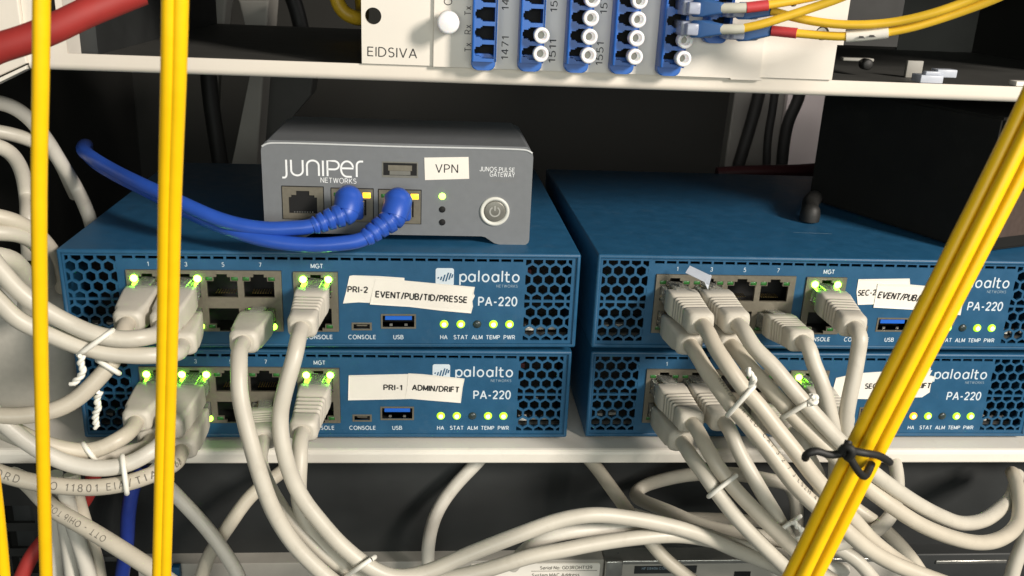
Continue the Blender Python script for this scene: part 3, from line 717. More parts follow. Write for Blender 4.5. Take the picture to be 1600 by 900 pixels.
    # status lights
    for x, on_ in ((149.7, 1), (156.6, 1), (163.4, 0), (170.1, 1), (176.8, 1)):
        MB().lathe((x, .21, 10.2), (0, -1, 0), [(0, 1.75), (.3, 1.7), (.7, 1.2), (.9, .5), (.95, .01)], 20).build('status_light', 'led_lime' if on_ else 'led_off', U)
        if on_: MB().lathe((x, -.62, 10.2), (0, -1, 0), [(0, .95), (.25, .6), (.33, .01)], 14).build('led_core', 'led_core', [o for o in bpy.data.objects if o.name.startswith('status_light')][-1])
    # print
    y = .13; F = 'white_print'
    for t, xx, zz in (('1', 33.7, 35.2), ('3', 48.1, 35.2), ('5', 62.3, 35.2), ('7', 76.7, 35.2)): letter('print', t, xx, zz, 1.75, F, U, y=y)
    letter('print', 'MGT', 98.8, 34.9, 1.75, F, U, y=y, bold=.0001); letter('print', 'CONSOLE', 98.6, 4.4, 1.75, F, U, y=y, bold=.0001, spacing=1.05)
    letter('print', 'CONSOLE', 116.2, 4.4, 1.75, F, U, y=y, bold=.0001, spacing=1.05); letter('print', 'USB', 131, 4.4, 1.75, F, U, y=y, bold=.0001)
    for t, xx in (('HA', 149.7), ('STAT', 156.7), ('ALM', 163.5), ('TEMP', 170.1), ('PWR', 177.0)): letter('print', t, xx, 4.4, 1.75, F, U, y=y, bold=.0001)
    letter('print', 'PA-220', 171.6, 20.3, 3.75, F, U, y=y, bold=.0001, fit=16.2)
    # maker's mark: rounded square with slanted bars, word beside it
    mb = MB(); mb.prism(rrect(146.0, 153.4, 27.0, 34.5, .9), y, .19); mb.build('logo_square', F, U)
    mb = MB(); k = 0
    for bx, b0, b1 in ((147.0, 30.0, 30.7), (148.2, 29.4, 30.9), (149.3, 28.9, 31.7), (150.45, 28.9, 32.6), (151.5, 29.6, 32.4), (152.4, 30.4, 31.9)):
        sl = .28; mb.prism([(bx-.3+(b0-30)*sl, b0), (bx+.3+(b0-30)*sl, b0), (bx+.3+(b1-30)*sl, b1), (bx-.3+(b1-30)*sl, b1)], y-.05, y-.01)
    mb.build('logo_bars', 'blue_paint', U)
    def bowl(cx): return arc(cx, 1.5, 1.25, 1.5, 0, 360, 22)
    st = [[(.3, -1.5), (.3, 3)], bowl(1.55), bowl(5.0), [(6.25, 3), (6.25, 0)], [(7.75, 4.6), (7.75, 0)], bowl(10.5), bowl(14.4), [(15.65, 3), (15.65, 0)], [(17.15, 4.6), (17.15, 0)],
          [(18.9, 4.2), (18.9, .9)]+arc(19.6, .7, .7, .7, 180, 270, 6)+[(20.2, 0)], [(18.1, 2.95), (20.1, 2.95)], bowl(22.6)]
    strokes(st, .62, 155.6, 28.9, 1.02, F, 'logo_word', U, y=y)
    letter('print', 'NETWORKS', 179.6, 27.0, 1.15, 'pale_print', U, y=y, align='RIGHT', spacing=1.1)
    for fx in (8, 197):
        for fy in (8, 150): MB().cyl((fx, fy, -.0), (0, 0, -1), 4, 3.8, 1.0, 16).build('rubber_foot', 'black_plastic', U)
    return U
POSES = [((-.56, 5.8, 1.1), -.0044, .0039), ((.08, -.36, 45.05), .0148, .0033), ((213.0, 7.2, 1.0), -.0029, .0032), ((211.3, .5, 46.6), .018, -.004)]
ULAB = ['lower left blue box with white tape reading PRI-1 ADMIN/DRIFT', 'upper left blue box with torn white tape reading PRI-2 EVENT/PUB/TID/PRESSE',
        'lower right blue box with one amber light behind the yellow cords', 'upper right blue box with white tape reading SEC-2 EVENT/PUB']
U0 = make_unit(*POSES[0], ULAB[0]); index_kids()
UNITS = [U0]
for i in (1, 2, 3):
    c = copy_tree(U0); (loc, yaw, roll) = POSES[i]
    c.matrix_basis = Matrix.Translation(Vector(loc)*S) @ (Matrix.Rotation(yaw, 3, 'Z') @ Matrix.Rotation(-roll, 3, 'Y')).to_4x4(); c['label'] = ULAB[i]; UNITS.append(c)
LL, UL, RL, RU = UNITS
index_kids()
def kids(o, base): return [k for k in KIDS.get(o.name, []) if k.name.split('.')[0] == base]
def setmat(o, m): o.material_slots[0].link = 'OBJECT'; o.material_slots[0].material = MATS[m]
def face(u, px, py):
    """pixel -> (x,z) on the face of a box, in its own millimetres"""
    M = u.matrix_basis; inv = M.inverted(); o = inv @ (CAM*S); d = inv.to_3x3() @ ray(px, py)
    t = (0.0002-o.y)/d.y; q = o+d*t; return q.x/S, q.z/S
def pt(u, x, z, y=0): return (u.matrix_basis @ (Vector((x, y, z))*S))/S
LENS = MB().lathe((0, 0, 0), (0, -1, 0), [(0, 1.45), (.45, 1.35), (.9, .8), (1.0, .01)], 16).mesh('port_light'); LENS.materials.append(MATS['led_port'])
def light(u, blk, jack, side, m):
    b = kids(u, 'port_block')[blk]; o = kids(b, 'port_light')[jack*2+side]
    c = sum((v.co for v in o.data.vertices), Vector())/len(o.data.vertices); o.data = LENS; setmat(o, m if jack < 4 or blk else 'led_port_low'); o.location = (c.x, -.0004, c.z)
for u, js in ((UL, [(0, 0, 0), (0, 1, 1), (0, 5, 1), (0, 7, 1), (1, 0, 0), (1, 0, 1), (0, 7, 0)]), (LL, [(0, 0, 0), (0, 0, 1), (0, 1, 0), (0, 1, 1), (0, 5, 1), (1, 0, 0), (1, 0, 1)]), (RU, [(1, 0, 0), (1, 0, 1)]), (RL, [(1, 0, 0)])):
    for a in js: light(u, *a, 'led_port')
setmat(kids(RL, 'status_light')[0], 'led_orange')
def tape(u, poly, label, dy=0):
    q = [face(u, *p) for p in poly]; mb = MB(); mb.prism(q, .05-dy, .18-dy); n = len(q); cx = sum(a for a, b in q)/n; cz = sum(b for a, b in q)/n
    fr_ = [Vector((a, .05-dy, b)) for a, b in q]; mid = [Vector((cx+(a-cx)*.96, .05-dy, cz+(b-cz)*.84)) for a, b in q]
    mb = MB(); lift = [random.uniform(0, .22) for a, b in q]
    edge = [v-Vector((0, l, 0)) for v, l in zip(fr_, lift)]
    mb.add(mid+edge+[v+Vector((0, .12, 0)) for v in edge], [list(range(n))]+[[n+i, n+(i+1) % n, (i+1) % n, i] for i in range(n)]+[[2*n+i, 2*n+(i+1) % n, n+(i+1) % n, n+i] for i in range(n)])
    o = mb.build('label_tape', 'paper', u); o['label'] = label; return o
def tprint(u, tp, body, px, py, h_, ang, dy=0, **k):
    x, z = face(u, px, py); o = letter('tape_print', body, x, z, h_, 'ink', tp, y=-.08-dy, ang=ang, **k); return o
t = tape(UL, [(546, 431), (552, 430), (590, 431), (632, 434), (632, 446), (640, 473), (578, 473), (560, 472), (536, 474), (541, 455)], 'short torn tape printed PRI-2')
tprint(UL, t, 'PRI-2', 559, 452, 2.45, -.03, fit=8.2, bold=.12)
t = tape(UL, [(587, 435), (610, 436), (742, 448), (740, 458), (742, 462), (738, 470), (739, 478), (736, 489), (690, 485), (640, 479), (578, 475), (582, 455)], 'long torn tape printed EVENT/PUB/TID/PRESSE', .16)
tprint(UL, t, 'EVENT/PUB/TID/PRESSE', 659, 463.5, 2.6, -.062, .16, bold=.15, fit=37.2)
t = tape(LL, [(545, 586), (600, 585), (646, 584), (646, 623), (600, 624), (544, 625)], 'plain tape printed PRI-1'); tprint(LL, t, 'PRI-1', 614, 605, 2.4, -.015, bold=.12, fit=8.0)
t = tape(LL, [(638, 583), (660, 584), (726, 591), (723, 605), (720, 629), (680, 626), (633, 622), (637, 600)], 'short torn tape printed ADMIN/DRIFT', .16); tprint(LL, t, 'ADMIN/DRIFT', 681, 606.5, 2.5, -.05, .16, bold=.15, fit=20.0)
t = tape(RU, [(1341, 436), (1421, 435), (1422, 450), (1400, 474), (1340, 476), (1338, 456)], 'short tape printed SEC-2'); tprint(RU, t, 'SEC-2', 1354, 457, 2.4, .05, bold=.12, fit=8.0, shear=.1)
t = tape(RU, [(1371, 443), (1421, 444), (1506, 452), (1503, 475), (1500, 492), (1440, 484), (1364, 480), (1367, 465)], 'long tape printed EVENT/PUB/TID/PRESSE', .16); tprint(RU, t, 'EVENT/PUB/TID/PRESSE', 1372, 460, 2.75, -.075, .16, bold=.15, fit=37.2, align='LEFT', shear=.15)
t = tape(RL, [(1306, 590), (1340, 583), (1400, 579), (1402, 624), (1340, 623), (1308, 620), (1302, 606)], 'torn tape printed SEC-1'); tprint(RL, t, 'SEC-1', 1365, 603, 2.4, .0, bold=.12, fit=8.0)
t = tape(RL, [(1392, 580), (1456, 578), (1452, 586), (1461, 588), (1454, 600), (1452, 612), (1440, 620), (1390, 622)], 'torn tape ending in DRIFT', .16); tprint(RL, t, 'ADMIN/DRIFT', 1453, 602, 2.5, 0, .16, bold=.15, fit=20, align='RIGHT', shear=.1)
# scuff on the lid of the upper right box
zt = UH
for a, b, wd in (((1240, 362), (1300, 364), .35), ((1262, 384), (1300, 379), .2)):
    inv = RU.matrix_basis.inverted(); p0 = inv @ (PZ(*a, 46.6+UH)*S)/S; p1 = inv @ (PZ(*b, 46.6+UH)*S)/S
    MB().add([(p0.x, p0.y, UH+.03), (p1.x, p1.y, UH+.03), (p1.x, p1.y+wd, UH+.03), (p0.x, p0.y+wd*.6, UH+.03)], [[0, 1, 2, 3]]).build('scuff_mark', 'pale_print', RU)
    break

# ------------------------------------------------------------------ small grey gateway on top of the left pair
GZ = 86.6
a = P(407, 222, 14); b = P(833, 238, 14)
GX, GW, GH, GD = a.x, 108.2, 40.3, 66.0
GA = thing('gateway_box', (GX, 14.0, GZ), 'small grey gateway box with VPN sticker and round power button', 'network appliance', None, Matrix.Rotation(.006, 3, 'Z'))
# front frame polygon with a raised arch between two feet
H = GH
poly = [(2.2, .0), (12, 0), (14.5, .6), (18.5, 3.2), (20, 3.5), (88, 3.5), (89.5, 3.2), (93.5, .6), (96, 0), (105.8, 0)]
poly += [(106.9, .35), (107.7, 1.1), (108, 2.2), (108, H-3.4), (107.7, H-1.7), (106.9, H-.6), (105.4, H), (2.6, H), (1.1, H-.6), (.3, H-1.7), (0, H-3.4), (0, 2.2), (.3, 1.1), (1.1, .35)]
mb = MB(); mb.prism(poly, 0, GD-6, 0)
mb.build('case', 'gateway_grey', GA)
# sloping lid
mb = MB(); v = []
for (yy, ins, zz) in ((-.0, 0, H+.05), (.8, .3, H+.8), (GD*.55, 1.2, H+1.3), (GD-7, 2.2, H+1.1), (GD-5.6, 2.6, H-.4)):
    v.append([(ins+1.2, yy, zz-.8), (ins+2.4, yy, zz), (108-ins-2.4, yy, zz), (108-ins-1.2, yy, zz-.8)])
fl = [q for r_ in v for q in r_]
mb.add(fl, [[4*i+j, 4*i+j+1, 4*(i+1)+j+1, 4*(i+1)+j] for i in range(4) for j in range(3)], False); mb.build('lid', 'gateway_grey', GA)
mb = MB(); mb.tube([(.5, -.05, H-1.6), (1.2, -.05, H-.75), (3, -.05, H-.35), (54, -.05, H-.3), (105, -.05, H-.35), (106.8, -.05, H-.75), (107.5, -.05, H-1.6)], .42, 8, 1.5); mb.build('edge_highlight_strip', 'gateway_highlight', GA)  # highlight along the top edge, drawn as a thin pale strip
def gf(px, py): return face(GA, px, py)
gl = lambda body, px, py, h_, m, **k: letter('print', body, *gf(px, py), h_, m, GA, y=-.05, **k)
# word drawn in even strokes
x, z = gf(442, 274); x2, z2 = gf(565, 281)
K = (x2-x)/26.6
J = [[(1.3, 5.8), (1.3, .9)]+arc(.5, .9, .8, 1.3, 0, -90, 6)+[(-.2, -.4)],
     [(2.9, 5.8), (2.9, 2.2)]+arc(4.85, 2.2, 1.95, 1.75, 180, 360, 12)+[(6.8, 5.8)],
     [(8.2, .45), (8.2, 4.0)]+arc(10.2, 4.0, 2.0, 1.75, 180, 0, 12)+[(12.2, .45)],
     [(13.6, 5.8), (13.6, .45)], [(15.1, .45), (15.1, 5.75), (17.4, 5.75)]+arc(17.4, 4.3, 1.6, 1.45, 90, -90, 10)+[(15.1, 2.85)],
     [(19.7, 3.3), (23.8, 3.3)]+arc(21.75, 3.3, 2.05, 2.45, 0, 180, 12)[1:]+arc(21.75, 3.0, 2.05, 2.6, 180, 270, 8)+[(23.3, .4)],
     [(25.0, .4), (25.0, 4.3)]+arc(26.3, 4.3, 1.3, 1.5, 180, 90, 6)+[(27.2, 5.8)]]
ang = -.0
strokes([[(u, v) for u, v in s_] for s_ in J], .75, x, z-.35, K, 'bright_print', 'logo_word', GA, y=-.06)
gl('NETWORKS', 529, 282, 2.0, 'bright_print', ang=-.012, fit=14.2)
gl('JUNOS PULSE', 804, 265.5, 1.8, 'bright_print', align='RIGHT', ang=-.012, fit=14.2); gl('GATEWAY', 804, 273.4, 1.8, 'bright_print', align='RIGHT', ang=-.012, fit=10.2)
gl('MAG2600', 803, 282, 1.5, 'ghost_print', align='RIGHT')
q = [gf(*p) for p in ((663, 246), (732, 245), (733, 279), (664, 281))]
mb = MB(); mb.prism(q, -.22, -.02); st = mb.build('label_sticker', 'paper', GA)
letter('sticker_print', 'VPN', *gf(698, 263), 3.4, 'ink', st, y=-.27, fit=9.2, ang=.01)
# usb
c0 = gf(597, 252); c1 = gf(653, 278)
mb = MB(); mb.plate(c0[0], c1[0], c1[1], c0[1], -.12, -.01, [(c0[0]+.45, c1[0]-.45, c1[1]+.9, c0[1]-.45)]); us = mb.build('usb_port', 'button_metal', GA)
MB().box(c0[0]+.4, c1[0]-.4, -.06, -.02, c1[1]+.85, c0[1]-.4).build('usb_cavity', 'black_hole', us)
MB().box(c0[0]+2.4, c1[0]-2.4, -.2, -.07, c0[1]-3.6, c0[1]-1.4).build('usb_tongue', 'nickel', us)
MB().box(c0[0]+3, c1[0]-3, -.15, -.07, c1[1]+1.1, c0[1]-3.7).build('usb_floor', 'button_metal', us)
gl('usb', 627, 245, 1.1, 'ghost_print')
# three jacks
GJ = []
for (p0, p1) in (((441, 291), (506, 342)), ((518, 294), (583, 346)), ((592, 296), (657, 349))):
    c0 = gf(*p0); c1 = gf(*p1); cx = (c0[0]+c1[0])/2; cz = (c0[1]+c1[1])/2; hw = (c1[0]-c0[0])/2; hh = (c0[1]-c1[1])/2
    MB().plate(cx-hw-.35, cx+hw+.35, cz-hh-.35, cz+hh+.35, -.04, -.01, [(cx-hw, cx+hw, cz-hh, cz+hh)]).build('jack_seam', 'black_hole', GA)
    s_ = [(cx-5.6, cx+5.6, cz-4.2, cz+2.4), (cx-4.6, cx+4.6, cz+2.4, cz+3.3), (cx-2.6, cx+2.6, cz+3.3, cz+5.0)]
    j = MB().plate(cx-hw, cx+hw, cz-hh, cz+hh, -.5, -.02, s_).build('jack', 'nickel', GA)
    MB().box(cx-hw+.1, cx+hw-.1, -.06, -.02, cz-hh+.1, cz+hh-.1).build('jack_cavity', 'black_hole', j)
    mb = MB()
    for k in range(8): mb.box(cx-3.6+k*1.02, cx-3.25+k*1.02, -.2, -.07, cz-4.0, cz-3.55)
    mb.build('contact_pins', 'silver', j)
    GJ.append((cx, cz, hw, hh, j))
for k in (1, 2):
    cx, cz, hw, hh, j = GJ[k]
    MB().box(cx+hw-4.0, cx+hw-.9, -.62, -.4, cz+hh-3.6, cz+hh-1.4, .1, 1).build('link_light', 'led_amber', j)
    MB().box(cx-hw+.9, cx-hw+3.2, -.62, -.4, cz+hh-3.2, cz+hh-1.6, .1, 1).build('link_light', 'led_faint', j)
for px, py, m in ((691, 306.5, 'led_green'), (691, 327, 'black_hole'), (691, 347, 'black_hole')):
    x, z = gf(px, py); MB().lathe((x, -.02, z), (0, -1, 0), [(0, 1.35), (.25, 1.3), (.5, .8), (.55, .01)], 18).build('indicator_light', m, GA)
for px, py in ((708, 307), (708, 327)): gl('o', px, py, 1.6, 'ghost_print')
x, z = gf(773, 330)
MB().lathe((x, -.01, z), (0, -1, 0), [(0, 6.1), (.7, 6.0), (.8, 5.2), (.2, 4.55), (0, 4.5)], 40).build('button_ring', 'ring_plastic', GA)
pb_ = MB().lathe((x, -.01, z), (0, -1, 0), [(0, 4.45), (.45, 4.3), (.55, 3.9), (.5, .02)], 36).build('power_button', 'button_metal', GA)
strokes([arc(0, 0, 2.0, 2.0, 120, 420, 24), [(0, .4), (0, 2.5)]], .62, x, z, 1, 'button_mark', 'power_symbol', pb_, y=-.66)

# black box and rubber lump on the right-hand pair
zt = 46.6+UH+.4
A = PZ(1524, 396, zt); B = PZ(1262, 310, zt); dv = (B-A).normalized()
BB = thing('black_device', A, 'large black matt device lying on the upper right blue box', 'device')
nrm = Vector((-dv.y, dv.x, 0)); nrm = nrm if nrm.x > 0 else -nrm
L = (B-A).length; W = 150; hgt = 58
bm = bmesh.new(); lo = [A, A+dv*L, A+dv*L+nrm*W, A+nrm*W]
vs = [bm.verts.new(q) for q in lo]+[bm.verts.new(q+Vector((0, 0, hgt))) for q in lo]
for f in ([3, 2, 1, 0], [4, 5, 6, 7], [0, 1, 5, 4], [1, 2, 6, 5], [2, 3, 7, 6], [3, 0, 4, 7]): bm.faces.new([vs[i] for i in f])
bmesh.ops.recalc_face_normals(bm, faces=bm.faces[:]); bmesh.ops.bevel(bm, geom=bm.edges[:], offset=1.2, segments=2, affect='EDGES')
MB().bm(bm, False).build('device_case', 'black_matt', BB, True)
q = A+nrm*10-dv*.15; 
MB().add([q+Vector((0, 0, 6)), q+nrm*40+Vector((0, 0, 6)), q+nrm*40+Vector((0, 0, 26)), q+Vector((0, 0, 26))], [[0, 1, 2, 3]]).build('device_sticker', 'brown_label', BB, True)
q = PZ(1268, 347, zt)
RB = thing('rubber_plug', q, 'small black rubber plug standing on the upper right blue lid', 'plug')
MB().lathe(q+Vector((0, 3, 0)), (0, 0, 1), [(0, 4.6), (3, 4.8), (6, 4.2), (8, 2.6), (8.6, .05)], 20).build('plug_body', 'black_plastic', RB, True)
MB().tube([q+Vector((0, 3, 4)), q+Vector((3, 12, 6)), q+Vector((10, 24, 6))], 4.0, 12).build('plug_tail', 'black_plastic', RB, True)
# ------------------------------------------------------------------ network cables
def wob(pts, amp=.32):
    pts = spline(pts, 1.8); ph = [random.uniform(0, 6.28) for _ in range(6)]; out = []; s = 0
    for i, p in enumerate(pts):
        if i: s += (p-pts[i-1]).length
        k = amp*min(1, s/25)
        out.append(p+Vector((math.sin(s/7+ph[0])+math.sin(s/13+ph[1]), math.sin(s/9+ph[2])+math.sin(s/15+ph[3]), math.sin(s/8+ph[4])+math.sin(s/17+ph[5])))*k*.5)
    return out
GRP = 'grey network cables on the blue boxes'
def patch(start, end, path, label, ribs=True, r=3.0, up=1, kind='patch_cable'):
    """start: world point on the jack face; end=(px,py,Y) where the cable leaves the boot"""
    s = Vector(start); e = P(*end); D = (e-s).normalized(); Lg = (e-s).length
    T = thing(kind, s, label, 'cable', GRP)
    X = Vector((0, 0, 1)).cross(D).normalized(); X = X if X.x > 0 else -X
    Z = X.cross(-D).normalized(); Z = Z if Z.z > 0 else -Z
    at = lambda t: s+D*t
    cl = MB(); loft(cl, [rr_ring(at(-4), X, Z*up, 5.6, 3.1, .4), rr_ring(at(9.5), X, Z, 5.75, 3.3, .4)]); cl.build('clear_plug', 'clear_plug', T, True)
    lt = MB(); 
    v = [at(-3)+Z*up*3.1, at(5.5)+Z*up*5.0]; 
    loft(lt, [rr_ring(at(-3)+Z*up*3.5, X, Z, 2.9, .45, .2), rr_ring(at(1)+Z*up*4.0, X, Z, 2.9, .45, .2), rr_ring(at(9)+Z*up*4.7, X, Z, 2.6, .45, .2)]); lt.build('latch_tab', 'clear_plug', T, True)
    g = MB()
    for k in range(7): 
        c = at(1.5)-X*(3.3-k*1.1)+Z*3.12; loft(g, [rr_ring(c-D*3.5, X, Z, .22, .05, .02, 1), rr_ring(c+D*2.5, X, Z, .22, .05, .02, 1)])
    g.build('contact_blades', 'gold', T, True)
    # boot with hood, ribs and rounded end
    R = [(7.2, 6.0, 4.2, .9), (7.8, 6.35, 4.6, 1.0), (12, 6.35, 4.9, 1.1)]
    L0 = Lg*.47; 
    if ribs:
        n = 5; stp = (Lg-6.5-L0)/n; R += [(L0-.6, 6.0, 4.75, 1.2)]
        for k in range(n):
            t0 = L0+k*stp; f_ = 1-.14*(k+.5)/n
            R += [(t0, 5.3*f_, 4.0*f_, 1.2), (t0+.3*stp, 5.3*f_, 4.0*f_, 1.2), (t0+.45*stp, 5.95*f_, 4.85*f_, 1.4), (t0+.85*stp, 5.9*f_, 4.8*f_, 1.4)]
    else:
        R += [(Lg*.5, 6.2, 4.8, 1.2), (Lg-7, 5.7, 4.6, 1.5)]
    R += [(Lg-5.4, 5.2, 4.4, 2.0), (Lg-2, 5.35, 4.5, 2.4), (Lg-.6, 4.9, 4.1, 2.6), (Lg, 4.0, 3.6, 2.8)]
    b = MB(); loft(b, [rr_ring(at(t), X, Z, w_, h_, rr) for t, w_, h_, rr in R]); b.build('strain_boot', 'grey_boot', T, True)
    if path is not None:
        pts = wob([at(Lg-3), at(Lg+2), at(Lg+7)]+[P(*q) for q in path])
        MB().tube(pts, r, 14).build('jacket', random.choice(['grey_jacket', 'grey_jacket', 'grey_jacket_warm', 'grey_jacket_pale']), T, True)
        return T, pts
    return T, None
def jk(u, i, up, dy=0): return pt(u, COLX[i] if i < 4 else 98.2, ZU if up else ZL, -.4)
def loose(name, path, label, r=3.0, m='grey_jacket', group='loose grey network cables', cat='cable', n=14):
    pts = wob([P(*q) for q in path]); o = MB().tube(pts, r, n).build(name, random.choice(['grey_jacket', 'grey_jacket_warm', 'grey_jacket_pale'])); tag(o, label, cat, group); return o, pts

# upper left box
T1, pT1 = patch(jk(UL, 0, 1), (199, 506, -33), [(186, 548, -44), (169, 575, -46), (151, 594, -48), (124, 620, -50), (93, 638, -52), (44, 648, -54), (-10, 649, -56), (-60, 640, -56)], 'grey cable from the leftmost socket of the upper left box curling down leftwards', ribs=False)
T2, pA = patch(jk(UL, 1, 1), (256, 508, -32), [(222, 527, -47), (199, 530, -48), (152, 524, -50), (117, 510, -50), (82, 491, -51), (47, 468, -52), (23, 447, -53), (-6, 415, -54), (-40, 370, -54)], 'upper grey cable of the tied pair sweeping left from the upper left box', ribs=False)
T3, pB = patch(jk(UL, 1, 0), (284, 540, -31), [(238, 555, -46), (187, 553, -48), (128, 542, -50), (82, 525, -51), (47, 510, -52), (23, 497, -53), (-6, 466, -54), (-40, 430, -54)], 'lower grey cable of the tied pair sweeping left from the upper left box', ribs=False)
T4, _ = patch(jk(UL, 3, 0), (380, 536, -33), [(374, 566, -46), (373, 610, -52), (381, 655, -55), (394, 700, -58), (409, 745, -60), (429, 800, -62), (458, 850, -63), (496, 890, -64), (540, 925, -64)], 'grey cable from the lowest middle socket of the upper left box hanging past the shelf', ribs=False)
T5, _ = patch(jk(UL, 4, 1), (471, 513, -34), [(462, 548, -46), (447, 600, -50), (438, 650, -52), (442, 700, -56), (455, 745, -58), (473, 779, -59), (500, 813, -60), (534, 853, -61), (572, 884, -62), (612, 901, -62), (660, 896, -60), (735, 866, -58), (806, 838, -56), (877, 812, -52), (925, 804, -50), (972, 807, -48), (1020, 815, -46), (1090, 835, -44), (1150, 860, -42), (1220, 890, -40), (1270, 925, -38)], 'grey cable from MGT of the upper left box looping right along the bottom')
# lower left box
T6, pN1 = patch(jk(LL, 0, 1), (212, 660, -29), [(189, 684, -42), (156, 701, -45), (122, 705, -47), (89, 699, -49), (44, 684, -50), (0, 660, -52), (-40, 640, -52)], 'topmost grey cable of the curved bundle leaving the lower left box', ribs=False)
T7, pN2 = patch(jk(LL, 0, 0), (236, 688, -27), [(200, 707, -38), (156, 716, -41), (111, 714, -43), (67, 700, -44), (20, 680, -46), (-30, 655, -48)], 'second grey cable of the curved bundle, mostly hidden under the topmost', ribs=False)
T8, pN3 = patch(jk(LL, 1, 1), (264, 672, -29), [(242, 701, -46), (200, 725, -50), (156, 732, -52), (111, 725, -53), (67, 706, -54), (36, 686, -55), (8, 664, -55), (-24, 630, -55)], 'wide grey cable third in the curved bundle under the lower left box', ribs=False)
T9, pN4 = patch(jk(LL, 1, 0), (284, 704, -27), [(258, 733, -48), (220, 748, -52), (180, 758, -53), (140, 762, -54), (100, 760, -54), (60, 754, -54), (30, 747, -54), (-4, 737, -54), (-50, 715, -54)], 'lowest cable of the curved bundle, printed ISO 11801 EIA/TIA 568', ribs=False)
T10, _ = patch(jk(LL, 3, 0), (411, 688, -24), [(406, 715, -38), (414, 748, -48), (436, 787, -52), (466, 825, -54), (505, 866, -56), (545, 897, -57), (590, 925, -58)], 'grey cable dropping from the small plug of the lower left box', r=2.7)
T11, _ = patch(jk(LL, 4, 1), (473, 676, -34), [(469, 705, -44), (467, 738, -48), (468, 785, -51), (484, 832, -53), (512, 862, -55), (550, 893, -57), (600, 912, -58), (680, 908, -56), (750, 893, -54), (830, 868, -52), (878, 859, -50), (925, 850, -48), (985, 842, -46), (1067, 838, -42), (1140, 850, -36), (1210, 868, -30), (1280, 890, -26), (1330, 925, -26)], 'grey cable from MGT of the lower left box running right along the bottom')
# upper right box
T12, pR1 = patch(jk(RU, 0, 0), (1079, 540, -29), [(1100, 573, -42), (1124, 606, -50), (1142, 632, -55), (1167, 663, -60), (1196, 699, -64), (1222, 732, -68), (1246, 762, -70), (1280, 795, -72), (1320, 828, -74), (1347, 851, -74), (1391, 878, -74), (1440, 899, -74), (1500, 920, -74)], 'left grey cable of the printed pair from the upper right box, tied above the shelf', ribs=False)
T13, pR2 = patch(jk(RU, 0, 1), (1097, 508, -33), [(1116, 541, -46), (1136, 570, -53), (1158, 602, -57), (1186, 634, -61), (1214, 672, -64), (1241, 705, -67), (1267, 738, -69), (1298, 772, -70), (1330, 808, -69), (1356, 838, -67), (1392, 868, -65), (1430, 896, -62)], 'right grey cable of the printed pair from the leftmost socket of the upper right box')
T14, pR3 = patch(jk(RU, 1, 0), (1143, 540, -29), [(1171, 573, -42), (1198, 602, -48), (1224, 632, -53), (1251, 663, -56), (1280, 692, -58), (1316, 724, -60), (1356, 762, -61), (1391, 788, -62), (1436, 818, -62), (1480, 838, -61), (1524, 848, -58), (1566, 842, -50), (1590, 820, -40), (1594, 787, -28), (1589, 757, -16), (1580, 738, -2)], 'grey cable making the outer turn at the lower right under the shelf', ribs=False)
T15, pR4 = patch(jk(RU, 1, 1), (1153, 507, -33), [(1178, 543, -46), (1202, 566, -50), (1228, 598, -54), (1252, 625, -57), (1277, 651, -59), (1301, 677, -60), (1335, 713, -61), (1369, 744, -61), (1402, 767, -60), (1436, 789, -58), (1469, 806, -54), (1502, 817, -48), (1536, 813, -40), (1564, 795, -28), (1582, 774, -14), (1590, 740, 0)], 'grey cable making the inner turn at the lower right under the shelf')
T16, _ = patch(jk(RU, 3, 0), (1254, 534, -31), [(1268, 560, -38), (1281, 590, -42), (1290, 620, -44), (1297, 650, -46), (1304, 690, -46), (1306, 740, -40), (1298, 790, -30), (1292, 850, -24), (1290, 920, -20)], 'grey cable from the lowest socket of the upper right box beside the MGT cable')
T17, _ = patch(jk(RU, 4, 1), (1335, 512, -34), [(1342, 545, -41), (1337, 585, -44), (1328, 622, -46), (1321, 655, -46), (1318, 690, -42), (1314, 740, -34), (1318, 800, -26)], 'grey cable from MGT of the upper right box dropping behind the yellow cords')
# lower right box
T18, pS1 = patch(jk(RL, 0, 1), (1082, 662, -30), [(1098, 690, -42), (1112, 716, -47), (1126, 738, -50), (1144, 760, -52), (1171, 788, -54), (1202, 820, -56), (1238, 855, -57), (1276, 888, -58), (1320, 920, -58)], 'right grey cable of the tied pair from the lower right box')
T19, pS2 = patch(jk(RL, 0, 0), (1066, 691, -28), [(1080, 715, -40), (1096, 735, -46), (1119, 768, -51), (1145, 803, -53), (1174, 834, -55), (1205, 863, -56), (1232, 890, -57), (1264, 922, -57)], 'left grey cable of the tied pair from the lower right box', ribs=False)
T20, _ = patch(jk(RL, 1, 1), (1132, 660, -30), [(1150, 694, -40), (1163, 722, -43), (1178, 750, -46), (1194, 778, -48), (1212, 805, -49), (1230, 838, -50), (1246, 870, -50), (1262, 910, -50)], 'single grey cable right of the tied pair from the lower right box')
T21, _ = patch(jk(RL, 3, 0), (1240, 676, -26), [(1262, 712, -34), (1278, 745, -32), (1282, 790, -22), (1276, 850, -14), (1272, 920, -10)], 'ribbed grey plug half hidden low in the lower right box with its cable')
T22, _ = patch(jk(RL, 4, 1), (1318, 664, -28), [(1330, 700, -30), (1338, 745, -24), (1330, 800, -14), (1320, 860, -8)], 'grey cable with green lit plug in MGT of the lower right box')

